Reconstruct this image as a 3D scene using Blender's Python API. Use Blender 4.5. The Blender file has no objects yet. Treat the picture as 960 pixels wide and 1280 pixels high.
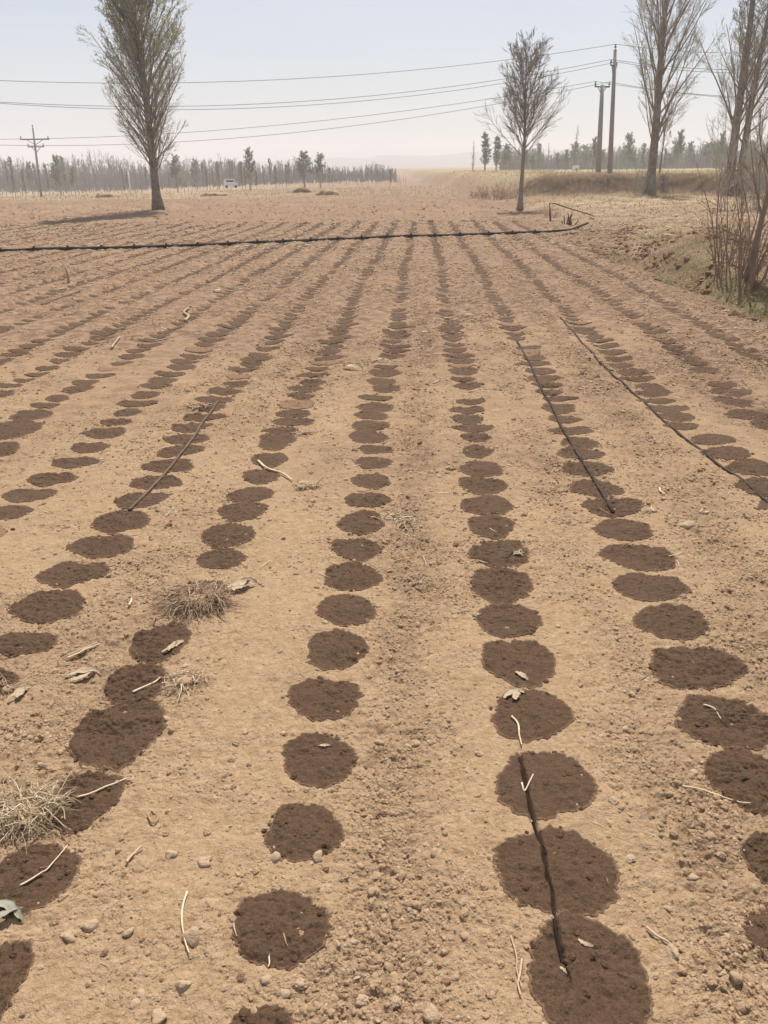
import bpy, math, random
import numpy as np
from mathutils import Matrix, Vector

sc = bpy.context.scene
COL = sc.collection
RNG = np.random.default_rng(11)
random.seed(5)

# ------------------------------------------------------------------ camera
CAM_H = 1.60
F = 1000.0 / 1280.0                      # focal length in picture heights
PITCH = math.atan(432 / 1000.0)
ROLL = math.radians(-0.5)
cam_d = bpy.data.cameras.new('camera')
cam = bpy.data.objects.new('camera', cam_d)
COL.objects.link(cam)
cam_d.sensor_fit = 'VERTICAL'
cam_d.sensor_height = 36.0
cam_d.lens = 36.0 * F
cam_d.clip_start = 0.05
cam_d.clip_end = 6000
MW = Matrix.Translation((0, 0, CAM_H)) @ Matrix.Rotation(math.pi / 2 - PITCH, 4, 'X') @ Matrix.Rotation(ROLL, 4, 'Z')
cam.matrix_world = MW
sc.camera = cam

# ------------------------------------------------------------------ world, sun, exposure
SUN_EL = math.radians(58)
SUN_AZ = math.radians(9)                # to the right of the view direction (+Y)
world = bpy.data.worlds.new('World')
sc.world = world
world.use_nodes = True
wn = world.node_tree
wn.nodes.clear()
sky = wn.nodes.new('ShaderNodeTexSky')
sky.sky_type = 'NISHITA'
sky.sun_disc = False
sky.sun_elevation = SUN_EL
sky.sun_rotation = SUN_AZ
sky.air_density = 1.0
sky.dust_density = 3.0
sky.ozone_density = 1.0
sky.altitude = 800
veil = wn.nodes.new('ShaderNodeMix')     # high thin overcast veil over the blue
veil.data_type = 'RGBA'
veil.inputs[7].default_value = (6.9, 7.1, 7.7, 1)
wtc = wn.nodes.new('ShaderNodeTexCoord'); wmp = wn.nodes.new('ShaderNodeMapping'); wmp.inputs['Scale'].default_value = (1.4, 1.4, 6)
wnz = wn.nodes.new('ShaderNodeTexNoise'); wnz.inputs['Scale'].default_value = 1.6; wnz.inputs['Detail'].default_value = 3
wmr = wn.nodes.new('ShaderNodeMapRange'); wmr.inputs[1].default_value = 0.35; wmr.inputs[2].default_value = 0.65
wmr.inputs[3].default_value = 0.32; wmr.inputs[4].default_value = 0.60
wn.links.new(wtc.outputs['Generated'], wmp.inputs[0]); wn.links.new(wmp.outputs[0], wnz.inputs['Vector'])
wn.links.new(wnz.outputs[0], wmr.inputs[0]); wn.links.new(wmr.outputs[0], veil.inputs[0])
bgn = wn.nodes.new('ShaderNodeBackground')
bgn.inputs[1].default_value = 0.083
wo = wn.nodes.new('ShaderNodeOutputWorld')
wn.links.new(sky.outputs[0], veil.inputs[6])
wn.links.new(veil.outputs[2], bgn.inputs[0])
wn.links.new(bgn.outputs[0], wo.inputs[0])

sun_d = bpy.data.lights.new('sun', 'SUN')
sun_d.energy = 5.0
sun_d.angle = math.radians(0.6)
sun_d.color = (1.0, 0.95, 0.87)
sun = bpy.data.objects.new('sun', sun_d)
COL.objects.link(sun)
sdir = Vector((math.sin(SUN_AZ) * math.cos(SUN_EL), math.cos(SUN_AZ) * math.cos(SUN_EL), math.sin(SUN_EL)))
sun.rotation_euler = sdir.to_track_quat('Z', 'Y').to_euler()
sun.location = (20, 20, 40)

sc.view_settings.view_transform = 'Standard'
sc.view_settings.look = 'None'
sc.view_settings.gamma = 1
sc.view_settings.use_curve_mapping = False
sc.view_settings.exposure = 0.40
sc.cycles.volume_bounces = 1
sc.cycles.max_bounces = 6
sc.cycles.transparent_max_bounces = 4

# ------------------------------------------------------------------ helpers
def smooth(a, b, x):
    t = np.clip((np.asarray(x, float) - a) / (b - a), 0, 1)
    return t * t * (3 - 2 * t)

def _hash(ix, iy, seed):
    h = (ix.astype(np.int64) * 374761393 + iy.astype(np.int64) * 668265263 + seed * 1274126177) & 0xFFFFFFFF
    h = ((h ^ (h >> 13)) * 1274126177) & 0xFFFFFFFF
    h = (h ^ (h >> 16)) & 0xFFFFFF
    return h / float(0xFFFFFF)

def vn(x, y, seed=0):
    x = np.asarray(x, float); y = np.asarray(y, float)
    fx = np.floor(x); fy = np.floor(y)
    tx = x - fx; ty = y - fy
    tx = tx * tx * (3 - 2 * tx); ty = ty * ty * (3 - 2 * ty)
    a = _hash(fx, fy, seed); b = _hash(fx + 1, fy, seed)
    c = _hash(fx, fy + 1, seed); d = _hash(fx + 1, fy + 1, seed)
    return ((a * (1 - tx) + b * tx) * (1 - ty) + (c * (1 - tx) + d * tx) * ty) * 2 - 1

def ray(px, py):
    """direction of the sight line through a picture point (960 x 1280)"""
    d = MW.to_3x3() @ Vector(((px - 480) / 1000.0, (640 - py) / 1000.0, -1))
    return np.array(d)

VD = ray(528, 208)
AZT = VD[0] / VD[1]                       # rows run along x = q + AZT * y
def row_q(s):
    d = ray(528 + s * 400, 608); t = -CAM_H / d[2]
    return d[0] * t - AZT * d[1] * t
ROW_S_R = [0.19, 0.56, 1.0, 1.39, 1.79]
ROW_S_L = [-0.17, -0.525, -0.87, -1.2, -1.56, -1.88, -2.2] + [-2.2 - 0.36 * k for k in range(1, 22)]
ROWS = sorted([row_q(s) for s in ROW_S_L + ROW_S_R])
ROWS_A = np.array(ROWS)
Q_EDGE = row_q(2.12)

def base_h(x, y):
    """large forms of the land"""
    x = np.asarray(x, float); y = np.asarray(y, float)
    q = x - AZT * y
    z = np.zeros(np.broadcast(x, y).shape)
    # rough ditch along the right edge of the field
    w = smooth(4.5, 7, y) * (1 - smooth(15, 20, y))
    qq = q + 0.12 * vn(y * 0.9, y * 0 + 2.2, 15)
    z = z - 0.26 * w * smooth(Q_EDGE, Q_EDGE + 0.4, qq) * (1 - smooth(Q_EDGE + 0.6, Q_EDGE + 1.05, qq))
    z = z + 0.10 * w * smooth(Q_EDGE + 0.7, Q_EDGE + 1.1, qq) * (1 - smooth(Q_EDGE + 1.4, Q_EDGE + 2.4, qq))
    z = z + 0.16 * smooth(Q_EDGE + 0.9, Q_EDGE + 2.0, q) * smooth(7, 11, y) * (1 - smooth(40, 46, y))
    # mounds beside it
    z = z + 0.30 * np.exp(-((q - 5.6) / 0.55) ** 2 - ((y - 16.0) / 1.2) ** 2)
    z = z + 0.18 * np.exp(-((q - 4.4) / 0.5) ** 2 - ((y - 21.5) / 1.0) ** 2)
    z = z + 0.12 * np.exp(-((q - 4.5) / 0.3) ** 2 - ((y - 14) / 1.6) ** 2)
    # far land: falls away to the left, terrace with an earth bank on the right
    right = smooth(6.5, 10.0, x + 1.2 * vn(y * 0.05, 0 * y + 3.1, 5))
    wob = 2.2 * vn(x * 0.09, x * 0 + 1.7, 8) + 0.8 * vn(x * 0.35, x * 0 + 4.7, 9)
    terr = 1.05 * smooth(49, 49.9, y + wob) - 0.35 * smooth(60, 190, y)
    drop = -smooth(36, 130, y) * (0.95 + 1.25 * smooth(0, 60, -x)) + 0.25 * smooth(140, 260, y)
    z = z + right * terr + (1 - right) * drop
    hump = smooth(31, 40, y) * (0.10 * vn(x * 0.16, y * 0.12, 21) + 0.05 * vn(x * 0.6, y * 0.5, 22))
    z = z + hump
    z = z - 0.12 * (1 - smooth(22, 45, np.abs(y - 52))) * (1 - right)
    return z

def ground_at(px, py):
    d = ray(px, py)
    z = 0.0
    for _ in range(40):
        t = (z - CAM_H) / d[2]
        x, y = d[0] * t, d[1] * t
        z = 0.5 * z + 0.5 * float(base_h(x, y))
    return np.array([x, y, z])

def at_y(px, py, yy):
    d = ray(px, py)
    t = yy / d[1]
    return np.array([d[0] * t, yy, CAM_H + d[2] * t])

def cell(y):
    D = np.maximum(np.asarray(y, float), 0.2) * math.cos(PITCH) + CAM_H * math.sin(PITCH)
    return np.clip(0.55 * D * D / 1741, 0.0022, 5)

OCT = [(0.62, 0.011, 31, 0), (0.27, 0.008, 32, 0), (0.13, 0.007, 33, 1), (0.062, 0.0060, 34, 1),
       (0.031, 0.0050, 35, 1), (0.016, 0.0036, 36, 1), (0.008, 0.0022, 37, 0), (0.0045, 0.0011, 38, 0)]

GROOVE = [(648, 925), (653, 950), (656, 968), (661, 990), (664, 1010), (672, 1036), (680, 1062), (684, 1085), (690, 1110), (695, 1140), (697, 1160), (704, 1188), (708, 1205), (716, 1232)]
_gp = []
for _p in GROOVE:
    _d = ray(*_p); _t = -CAM_H / _d[2]; _gp.append((_d[0] * _t, _d[1] * _t))
_gp = np.array(_gp)[::-1]
def groove_x(y): return np.interp(y, _gp[:, 1], _gp[:, 0]) + 0.0022 * vn(np.asarray(y) * 22, np.asarray(y) * 0, 55)

def row_dist(q):
    i = np.clip(np.searchsorted(ROWS_A, q), 1, len(ROWS_A) - 1)
    return np.minimum(np.abs(q - ROWS_A[i - 1]), np.abs(q - ROWS_A[i]))

def rough_map(x, y):
    """how cloddy the soil is, 0..1"""
    q = x - AZT * y
    band = np.exp(-((q + 0.02 - 0.06 * vn(y * 0.8, y * 0, 61)) / 0.13) ** 2)
    band = band + np.exp(-((q - 1.42) / 0.25) ** 2) + 0.8 * np.exp(-((q - 0.72) / 0.14) ** 2)
    band = band + 0.6 * smooth(2.0, 2.4, q)
    band = band + 0.5 * np.exp(-((q + 1.15) / 0.2) ** 2)
    r = 0.40 + 0.55 * band + 0.35 * vn(x * 2.1, y * 1.3, 62) + 0.2 * vn(x * 6, y * 5, 63)
    far = smooth(10, 16, y)
    return np.clip(r * (1 - far) + far * (0.6 + 0.3 * vn(x, y, 64)), 0.08, 1.3)

def micro_h(x, y, c=None):
    x = np.asarray(x, float); y = np.asarray(y, float)
    if c is None:
        c = cell(y)
    q = x - AZT * y
    r = rough_map(x, y)
    z = np.zeros(np.broadcast(x, y).shape)
    jx = x + 0.02 * vn(x * 9, y * 9, 70); jy = y + 0.02 * vn(x * 9 + 5, y * 9, 71)
    for lam, amp, seed, bill in OCT:
        w = smooth(1.2 * lam, 0.35 * lam, c)
        n = vn(jx / lam, jy / lam, seed)
        if bill:
            n = np.abs(n) * 2 - 1 + 0.5 * vn(jx / lam * 1.7 + 9, jy / lam * 1.7, seed + 100)
        rr = r if lam < 0.2 else 1.0
        z = z + w * amp * rr * n
    infield = (1 - smooth(26.5, 29, y)) * (1 - smooth(Q_EDGE - 0.1, Q_EDGE + 0.3, q))
    d = row_dist(q)
    z = z + infield * (-0.006 * (1 + 2.0 * smooth(4, 10, y)) * np.exp(-(d / 0.08) ** 2) + 0.026 * np.exp(-((d - 0.24) / 0.085) ** 2) * smooth(4, 12, y))
    z = z + (1 - infield) * (0.05 * vn(x * 1.7, y * 1.7, 74) + 0.028 * vn(x * 5, y * 5, 75) + 0.02 * np.abs(vn(x * 11, y * 11, 76))) * smooth(2.0, 0.2, c) * smooth(3, 5, np.abs(y))
    gx = x - groove_x(y)
    gw = smooth(_gp[0, 1] - 0.02, _gp[0, 1] + 0.05, y) * (1 - smooth(_gp[-1, 1] - 0.1, _gp[-1, 1], y))
    z = z - gw * 0.024 * np.exp(-(gx / (0.0042 + 0.0022 * vn(y * 40, y * 0, 56))) ** 2)
    z = z + infield * 0.0013 * vn(q * 48, y * 0.7, 57) * smooth(0.02, 0.006, c)
    # soft wheel track between the two middle rows
    z = z - 0.010 * infield * np.exp(-((q + 0.02) / 0.17) ** 4) * (1 - smooth(14, 22, y))
    return z

def gz(x, y):
    return base_h(x, y) + micro_h(x, y)

# ---- mesh building
def mesh(name, V, quads=None, tris=None, mats=(), mq=None, mt=None, smooth_=True):
    V = np.ascontiguousarray(V, np.float32).reshape(-1, 3)
    nq = 0 if quads is None else len(quads)
    nt = 0 if tris is None else len(tris)
    me = bpy.data.meshes.new(name)
    me.vertices.add(len(V)); me.vertices.foreach_set('co', V.ravel())
    loops = []
    if nq: loops.append(np.asarray(quads, np.int32).ravel())
    if nt: loops.append(np.asarray(tris, np.int32).ravel())
    L = np.concatenate(loops)
    me.loops.add(len(L)); me.loops.foreach_set('vertex_index', L)
    me.polygons.add(nq + nt)
    st = np.concatenate([np.arange(nq) * 4, nq * 4 + np.arange(nt) * 3]).astype(np.int32)
    me.polygons.foreach_set('loop_start', st)
    mi = np.concatenate([np.zeros(nq, np.int32) if mq is None else np.asarray(mq, np.int32),
                         np.zeros(nt, np.int32) if mt is None else np.asarray(mt, np.int32)])
    for m in mats: me.materials.append(m)
    me.polygons.foreach_set('material_index', mi)
    me.polygons.foreach_set('use_smooth', np.full(nq + nt, smooth_, bool))
    me.update(calc_edges=True)
    return me

class Acc:
    """collects pieces for ONE mesh object"""
    def __init__(s): s.V = []; s.Q = []; s.T = []; s.mq = []; s.mt = []; s.n = 0
    def add(s, V, quads=None, tris=None, m=0):
        V = np.asarray(V, float).reshape(-1, 3)
        if quads is not None and len(quads):
            s.Q.append(np.asarray(quads) + s.n); s.mq.append(np.full(len(quads), m) if np.isscalar(m) else m)
        if tris is not None and len(tris):
            s.T.append(np.asarray(tris) + s.n); s.mt.append(np.full(len(tris), m) if np.isscalar(m) else m)
        s.V.append(V); s.n += len(V); return s
    def obj(s, name, mats, parent=None, loc=None, sm=True):
        V = np.concatenate(s.V)
        if loc is not None: V = V - np.asarray(loc)
        me = mesh(name, V, np.concatenate(s.Q) if s.Q else None, np.concatenate(s.T) if s.T else None, mats,
                  np.concatenate(s.mq) if s.mq else None, np.concatenate(s.mt) if s.mt else None, sm)
        o = bpy.data.objects.new(name, me); COL.objects.link(o)
        if parent is not None: o.parent = parent
        elif loc is not None: o.location = tuple(loc)
        return o

def tubes(P, R, sides=4, cap=True):
    """P (N,K,3) centre lines, R (N,K) radii -> verts, quads, tris"""
    P = np.asarray(P, float); R = np.asarray(R, float)
    N, K, _ = P.shape
    T = np.gradient(P, axis=1)
    T /= np.linalg.norm(T, axis=2, keepdims=True) + 1e-9
    m = T.mean(axis=1); ref = np.where((np.abs(m[:, 2]) > 0.85)[:, None], np.array([1.0, 0.13, 0]), np.array([0, 0.0, 1.0]))
    A = np.cross(T, ref[:, None, :]); A /= np.linalg.norm(A, axis=2, keepdims=True) + 1e-9
    B = np.cross(T, A)
    a = np.arange(sides) / sides * 2 * math.pi
    ring = A[:, :, None, :] * np.cos(a)[None, None, :, None] + B[:, :, None, :] * np.sin(a)[None, None, :, None]
    V = P[:, :, None, :] + ring * R[:, :, None, None]
    V = V.reshape(-1, 3)
    idx = np.arange(N * K * sides).reshape(N, K, sides)
    i0 = idx[:, :-1, :]; i1 = idx[:, 1:, :]
    Q = np.stack([i0, np.roll(i0, -1, 2), np.roll(i1, -1, 2), i1], -1).reshape(-1, 4)
    tr = None
    if cap and sides >= 3:
        e = []
        for k in range(1, sides - 1):
            e.append(np.stack([idx[:, -1, 0], idx[:, -1, k], idx[:, -1, k + 1]], -1))
            e.append(np.stack([idx[:, 0, 0], idx[:, 0, k + 1], idx[:, 0, k]], -1))
        tr = np.concatenate(e)
    return V, Q, tr

def tag(o, label=None, cat=None, group=None, kind=None):
    if label: o['label'] = label
    if cat: o['category'] = cat
    if group: o['group'] = group
    if kind: o['kind'] = kind
    return o

def empty(name, loc, label, cat, group=None):
    o = bpy.data.objects.new(name, None); COL.objects.link(o)
    o.location = tuple(loc); o.empty_display_size = 0.2
    return tag(o, label, cat, group)

def copy_tree(root, loc, rz, scale, label=None):
    r = root.copy(); COL.objects.link(r)
    r.location = tuple(loc); r.rotation_euler = (0, 0, rz); r.scale = scale
    if label: r['label'] = label
    for ch in list(root.children):
        c = ch.copy(); COL.objects.link(c); c.parent = r
    return r

def unit(v): return v / (np.linalg.norm(v, axis=-1, keepdims=True) + 1e-9)

# ------------------------------------------------------------------ materials
def mat(name, col, rough=0.9, noise=None, bump=None, spec=0.2, coat=None):
    """noise = (scale, dark colour, amount) list; bump = (scale, strength, distance) list"""
    m = bpy.data.materials.new(name); m.use_nodes = True
    nt = m.node_tree; N = nt.nodes; L = nt.links
    b = N['Principled BSDF']; b.inputs['Roughness'].default_value = rough
    b.inputs['Specular IOR Level'].default_value = spec
    tc = N.new('ShaderNodeTexCoord')
    last = None
    b.inputs['Base Color'].default_value = (*col, 1)
    for (scl, c2, amt) in (noise or []):
        nz = N.new('ShaderNodeTexNoise'); nz.inputs['Scale'].default_value = scl; nz.inputs['Detail'].default_value = 5
        nz.inputs['Roughness'].default_value = 0.65
        L.new(tc.outputs['Object'], nz.inputs['Vector'])
        mr = N.new('ShaderNodeMapRange'); mr.inputs[1].default_value = 0.38; mr.inputs[2].default_value = 0.66
        mr.inputs[4].default_value = amt
        L.new(nz.outputs[0], mr.inputs[0])
        mx = N.new('ShaderNodeMix'); mx.data_type = 'RGBA'
        L.new(mr.outputs[0], mx.inputs[0])
        if last is None: mx.inputs[6].default_value = (*col, 1)
        else: L.new(last, mx.inputs[6])
        mx.inputs[7].default_value = (*c2, 1)
        last = mx.outputs[2]
    m['last'] = 0
    if last is not None: L.new(last, b.inputs['Base Color'])
    prev = None
    for (scl, st, dist) in (bump or []):
        nz = N.new('ShaderNodeTexNoise'); nz.inputs['Scale'].default_value = scl; nz.inputs['Detail'].default_value = 4
        nz.inputs['Roughness'].default_value = 0.7
        L.new(tc.outputs['Object'], nz.inputs['Vector'])
        bp = N.new('ShaderNodeBump'); bp.inputs['Strength'].default_value = st; bp.inputs['Distance'].default_value = dist
        L.new(nz.outputs[0], bp.inputs['Height'])
        if prev is not None: L.new(prev, bp.inputs['Normal'])
        prev = bp.outputs[0]
    if prev is not None: L.new(prev, b.inputs['Normal'])
    return m

DRY = (0.365, 0.243, 0.142)
WET = (0.125, 0.073, 0.042)
M_soil = mat('dry_soil', DRY, 0.95,
             noise=[(1.3, (0.40, 0.275, 0.165), 0.9), (9, (0.27, 0.175, 0.10), 0.65), (24, (0.47, 0.345, 0.22), 0.7), (75, (0.25, 0.162, 0.092), 0.6), (240, (0.25, 0.16, 0.093), 0.35)],
             bump=[(16, 0.45, 0.03), (45, 0.8, 0.014), (130, 0.8, 0.006), (380, 0.4, 0.002)], spec=0.05)
# land zones on top of the soil colour
nt = M_soil.node_tree; N = nt.nodes; L = nt.links
pb = N['Principled BSDF']; src = pb.inputs['Base Color'].links[0].from_socket
za = N.new('ShaderNodeAttribute'); za.attribute_name = 'zone'
sep = N.new('ShaderNodeSeparateColor'); L.new(za.outputs['Color'], sep.inputs[0])
tc = N.new('ShaderNodeTexCoord')
def zone_mix(src, fac, ca, cb, scale):
    nz = N.new('ShaderNodeTexNoise'); nz.inputs['Scale'].default_value = scale; nz.inputs['Detail'].default_value = 6
    L.new(tc.outputs['Object'], nz.inputs['Vector'])
    mr = N.new('ShaderNodeMapRange'); mr.inputs[1].default_value = 0.4; mr.inputs[2].default_value = 0.6
    L.new(nz.outputs[0], mr.inputs[0])
    c = N.new('ShaderNodeMix'); c.data_type = 'RGBA'; c.inputs[6].default_value = (*ca, 1); c.inputs[7].default_value = (*cb, 1)
    L.new(mr.outputs[0], c.inputs[0])
    mx = N.new('ShaderNodeMix'); mx.data_type = 'RGBA'
    L.new(fac, mx.inputs[0]); L.new(src, mx.inputs[6]); L.new(c.outputs[2], mx.inputs[7])
    return mx.outputs[2]
src = zone_mix(src, za.outputs['Alpha'], (0.275, 0.180, 0.120), (0.160, 0.102, 0.068), 8.0)   # redder cloddy loam
src = zone_mix(src, sep.outputs[0], (0.37, 0.285, 0.18), (0.27, 0.20, 0.125), 3.0)      # straw-covered land
src = zone_mix(src, sep.outputs[1], (0.11, 0.08, 0.043), (0.20, 0.145, 0.082), 4.0)    # rough earth with dead grass, ditch shade darkened into its colour
src = zone_mix(src, sep.outputs[2], (0.25, 0.27, 0.12), (0.34, 0.29, 0.16), 1.2)       # thin spring green
L.new(src, pb.inputs['Base Color'])

M_wet = mat('wet_soil', WET, 0.85,
            noise=[(9, (0.092, 0.053, 0.031), 0.6), (60, (0.17, 0.104, 0.062), 0.6), (200, (0.055, 0.031, 0.018), 0.6)],
            bump=[(34, 0.8, 0.016), (120, 1.0, 0.008), (380, 0.9, 0.003)], spec=0.14)
M_damp = mat('drying_soil', (0.20, 0.122, 0.074), 0.92,
             noise=[(7, (0.15, 0.09, 0.053), 0.7), (60, (0.26, 0.165, 0.10), 0.6)],
             bump=[(34, 0.6, 0.016), (120, 0.7, 0.007)], spec=0.1)
M_rim = mat('wet_rim', (0.165, 0.100, 0.060), 0.9, noise=[(60, (0.10, 0.06, 0.036), 0.9), (200, (0.25, 0.16, 0.1), 0.7)],
            bump=[(45, 0.8, 0.014), (130, 0.9, 0.007)], spec=0.1)
M_clod = mat('soil_clod', (0.345, 0.236, 0.144), 0.95, noise=[(3, (0.28, 0.185, 0.11), 0.6), (90, (0.42, 0.30, 0.19), 0.6), (40, (0.29, 0.192, 0.117), 0.5)],
             bump=[(120, 0.7, 0.006), (420, 0.6, 0.002)], spec=0.08)
M_stone = mat('dusty_stone', (0.385, 0.28, 0.18), 0.92, noise=[(30, (0.31, 0.215, 0.132), 0.7), (150, (0.45, 0.34, 0.23), 0.5)],
              bump=[(60, 0.7, 0.008), (250, 0.7, 0.003)], spec=0.15)
M_straw = mat('straw', (0.64, 0.53, 0.37), 0.75, noise=[(14, (0.42, 0.31, 0.18), 0.8)], spec=0.25)
M_straw2 = mat('old_straw', (0.36, 0.255, 0.155), 0.85, noise=[(14, (0.25, 0.165, 0.10), 0.8)], spec=0.15)
M_husk = mat('bleached_husk', (0.50, 0.395, 0.27), 0.8, noise=[(28, (0.36, 0.27, 0.17), 0.9)], bump=[(160, 0.5, 0.003)], spec=0.25)
M_root = mat('root_fibre', (0.50, 0.365, 0.26), 0.9, noise=[(25, (0.34, 0.235, 0.16), 0.8)], spec=0.12)
M_twig = mat('shrub_twig', (0.25, 0.165, 0.125), 0.85, noise=[(10, (0.33, 0.24, 0.18), 0.7)], spec=0.15)
M_bark = mat('poplar_bark', (0.27, 0.225, 0.175), 0.9, noise=[(6, (0.14, 0.11, 0.085), 0.9)], bump=[(24, 0.8, 0.03)], spec=0.12)
M_bark_d = mat('dark_bark', (0.26, 0.215, 0.175), 0.9, noise=[(6, (0.25, 0.21, 0.165), 0.7)], bump=[(24, 0.8, 0.03)], spec=0.12)
M_branch = mat('branch_bark', (0.44, 0.415, 0.335), 0.85, noise=[(5, (0.28, 0.24, 0.19), 0.7)], spec=0.12)
M_bud = mat('poplar_buds', (0.46, 0.47, 0.31), 0.8, noise=[(2, (0.24, 0.235, 0.14), 0.7)], spec=0.15)
M_bud2 = mat('pale_buds', (0.31, 0.29, 0.2), 0.8, noise=[(2, (0.22, 0.2, 0.14), 0.7)], spec=0.15)
M_far = mat('far_bark', (0.36, 0.33, 0.29), 0.95, noise=[(0.5, (0.19, 0.175, 0.14), 0.9)])
M_fargreen = mat('far_bud', (0.36, 0.36, 0.27), 0.95, noise=[(0.5, (0.2, 0.2, 0.13), 0.8)])
M_conc = mat('concrete', (0.33, 0.31, 0.29), 0.85, noise=[(4, (0.24, 0.225, 0.21), 0.8)], bump=[(60, 0.3, 0.004)])
M_iron = mat('galvanised_iron', (0.16, 0.155, 0.155), 0.55, noise=[(12, (0.09, 0.085, 0.08), 0.6)], spec=0.5)
M_porc = mat('brown_porcelain', (0.10, 0.07, 0.06), 0.3, spec=0.5)
M_wire = mat('weathered_cable', (0.14, 0.14, 0.15), 0.6, spec=0.3)
M_pipe = mat('black_hose', (0.030, 0.025, 0.022), 0.8, noise=[(5, (0.10, 0.07, 0.05), 0.6), (30, (0.05, 0.04, 0.032), 0.5)], spec=0.12)
M_tape = mat('drip_tape', (0.024, 0.019, 0.016), 0.8, noise=[(9, (0.10, 0.066, 0.045), 0.6)], spec=0.12)
M_tape2 = mat('dusty_drip_tape', (0.15, 0.10, 0.07), 0.85, noise=[(12, (0.08, 0.055, 0.04), 0.7)], spec=0.1)
M_buried = mat('muddy_black_tape', (0.018, 0.014, 0.012), 0.95, noise=[(60, (0.05, 0.03, 0.02), 0.6)], spec=0.05)
M_rod = mat('rusty_rod', (0.12, 0.065, 0.045), 0.8, noise=[(20, (0.2, 0.12, 0.08), 0.6)])
M_white = mat('white_paint', (0.78, 0.78, 0.78), 0.5, noise=[(1, (0.6, 0.58, 0.55), 0.4)])
M_glass = mat('dark_glass', (0.03, 0.035, 0.04), 0.15, spec=0.5)
M_rubber = mat('tyre_rubber', (0.03, 0.03, 0.03), 0.85)
M_brick = mat('mud_brick', (0.40, 0.26, 0.19), 0.9, noise=[(2, (0.3, 0.2, 0.15), 0.6)])
M_tile = mat('grey_tile', (0.22, 0.2, 0.19), 0.85)
M_leaf = mat('grey_green_leaf', (0.48, 0.46, 0.37), 0.75, noise=[(30, (0.3, 0.32, 0.2), 0.6)])
M_grass = mat('dead_grass', (0.40, 0.32, 0.20), 0.85, noise=[(1.2, (0.34, 0.27, 0.15), 0.9)])
M_green = mat('young_grass', (0.17, 0.20, 0.075), 0.8, noise=[(1.5, (0.28, 0.27, 0.12), 0.8)])
M_hill = mat('hazy_hill', (0.20, 0.18, 0.16), 0.95, noise=[(0.02, (0.15, 0.15, 0.12), 0.8)])

def translucent(m, k=0.45):
    nt = m.node_tree; N = nt.nodes; L = nt.links; b = N['Principled BSDF']; out = [n for n in N if n.type == 'OUTPUT_MATERIAL'][0]
    t = N.new('ShaderNodeBsdfTranslucent'); mx = N.new('ShaderNodeMixShader'); mx.inputs[0].default_value = k
    if b.inputs['Base Color'].is_linked: L.new(b.inputs['Base Color'].links[0].from_socket, t.inputs[0])
    else: t.inputs[0].default_value = b.inputs['Base Color'].default_value
    L.new(b.outputs[0], mx.inputs[1]); L.new(t.outputs[0], mx.inputs[2]); L.new(mx.outputs[0], out.inputs['Surface'])
for m_ in (M_grass, M_green, M_bud, M_bud2, M_fargreen, M_leaf): translucent(m_)
translucent(M_husk, 0.2)

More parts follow.
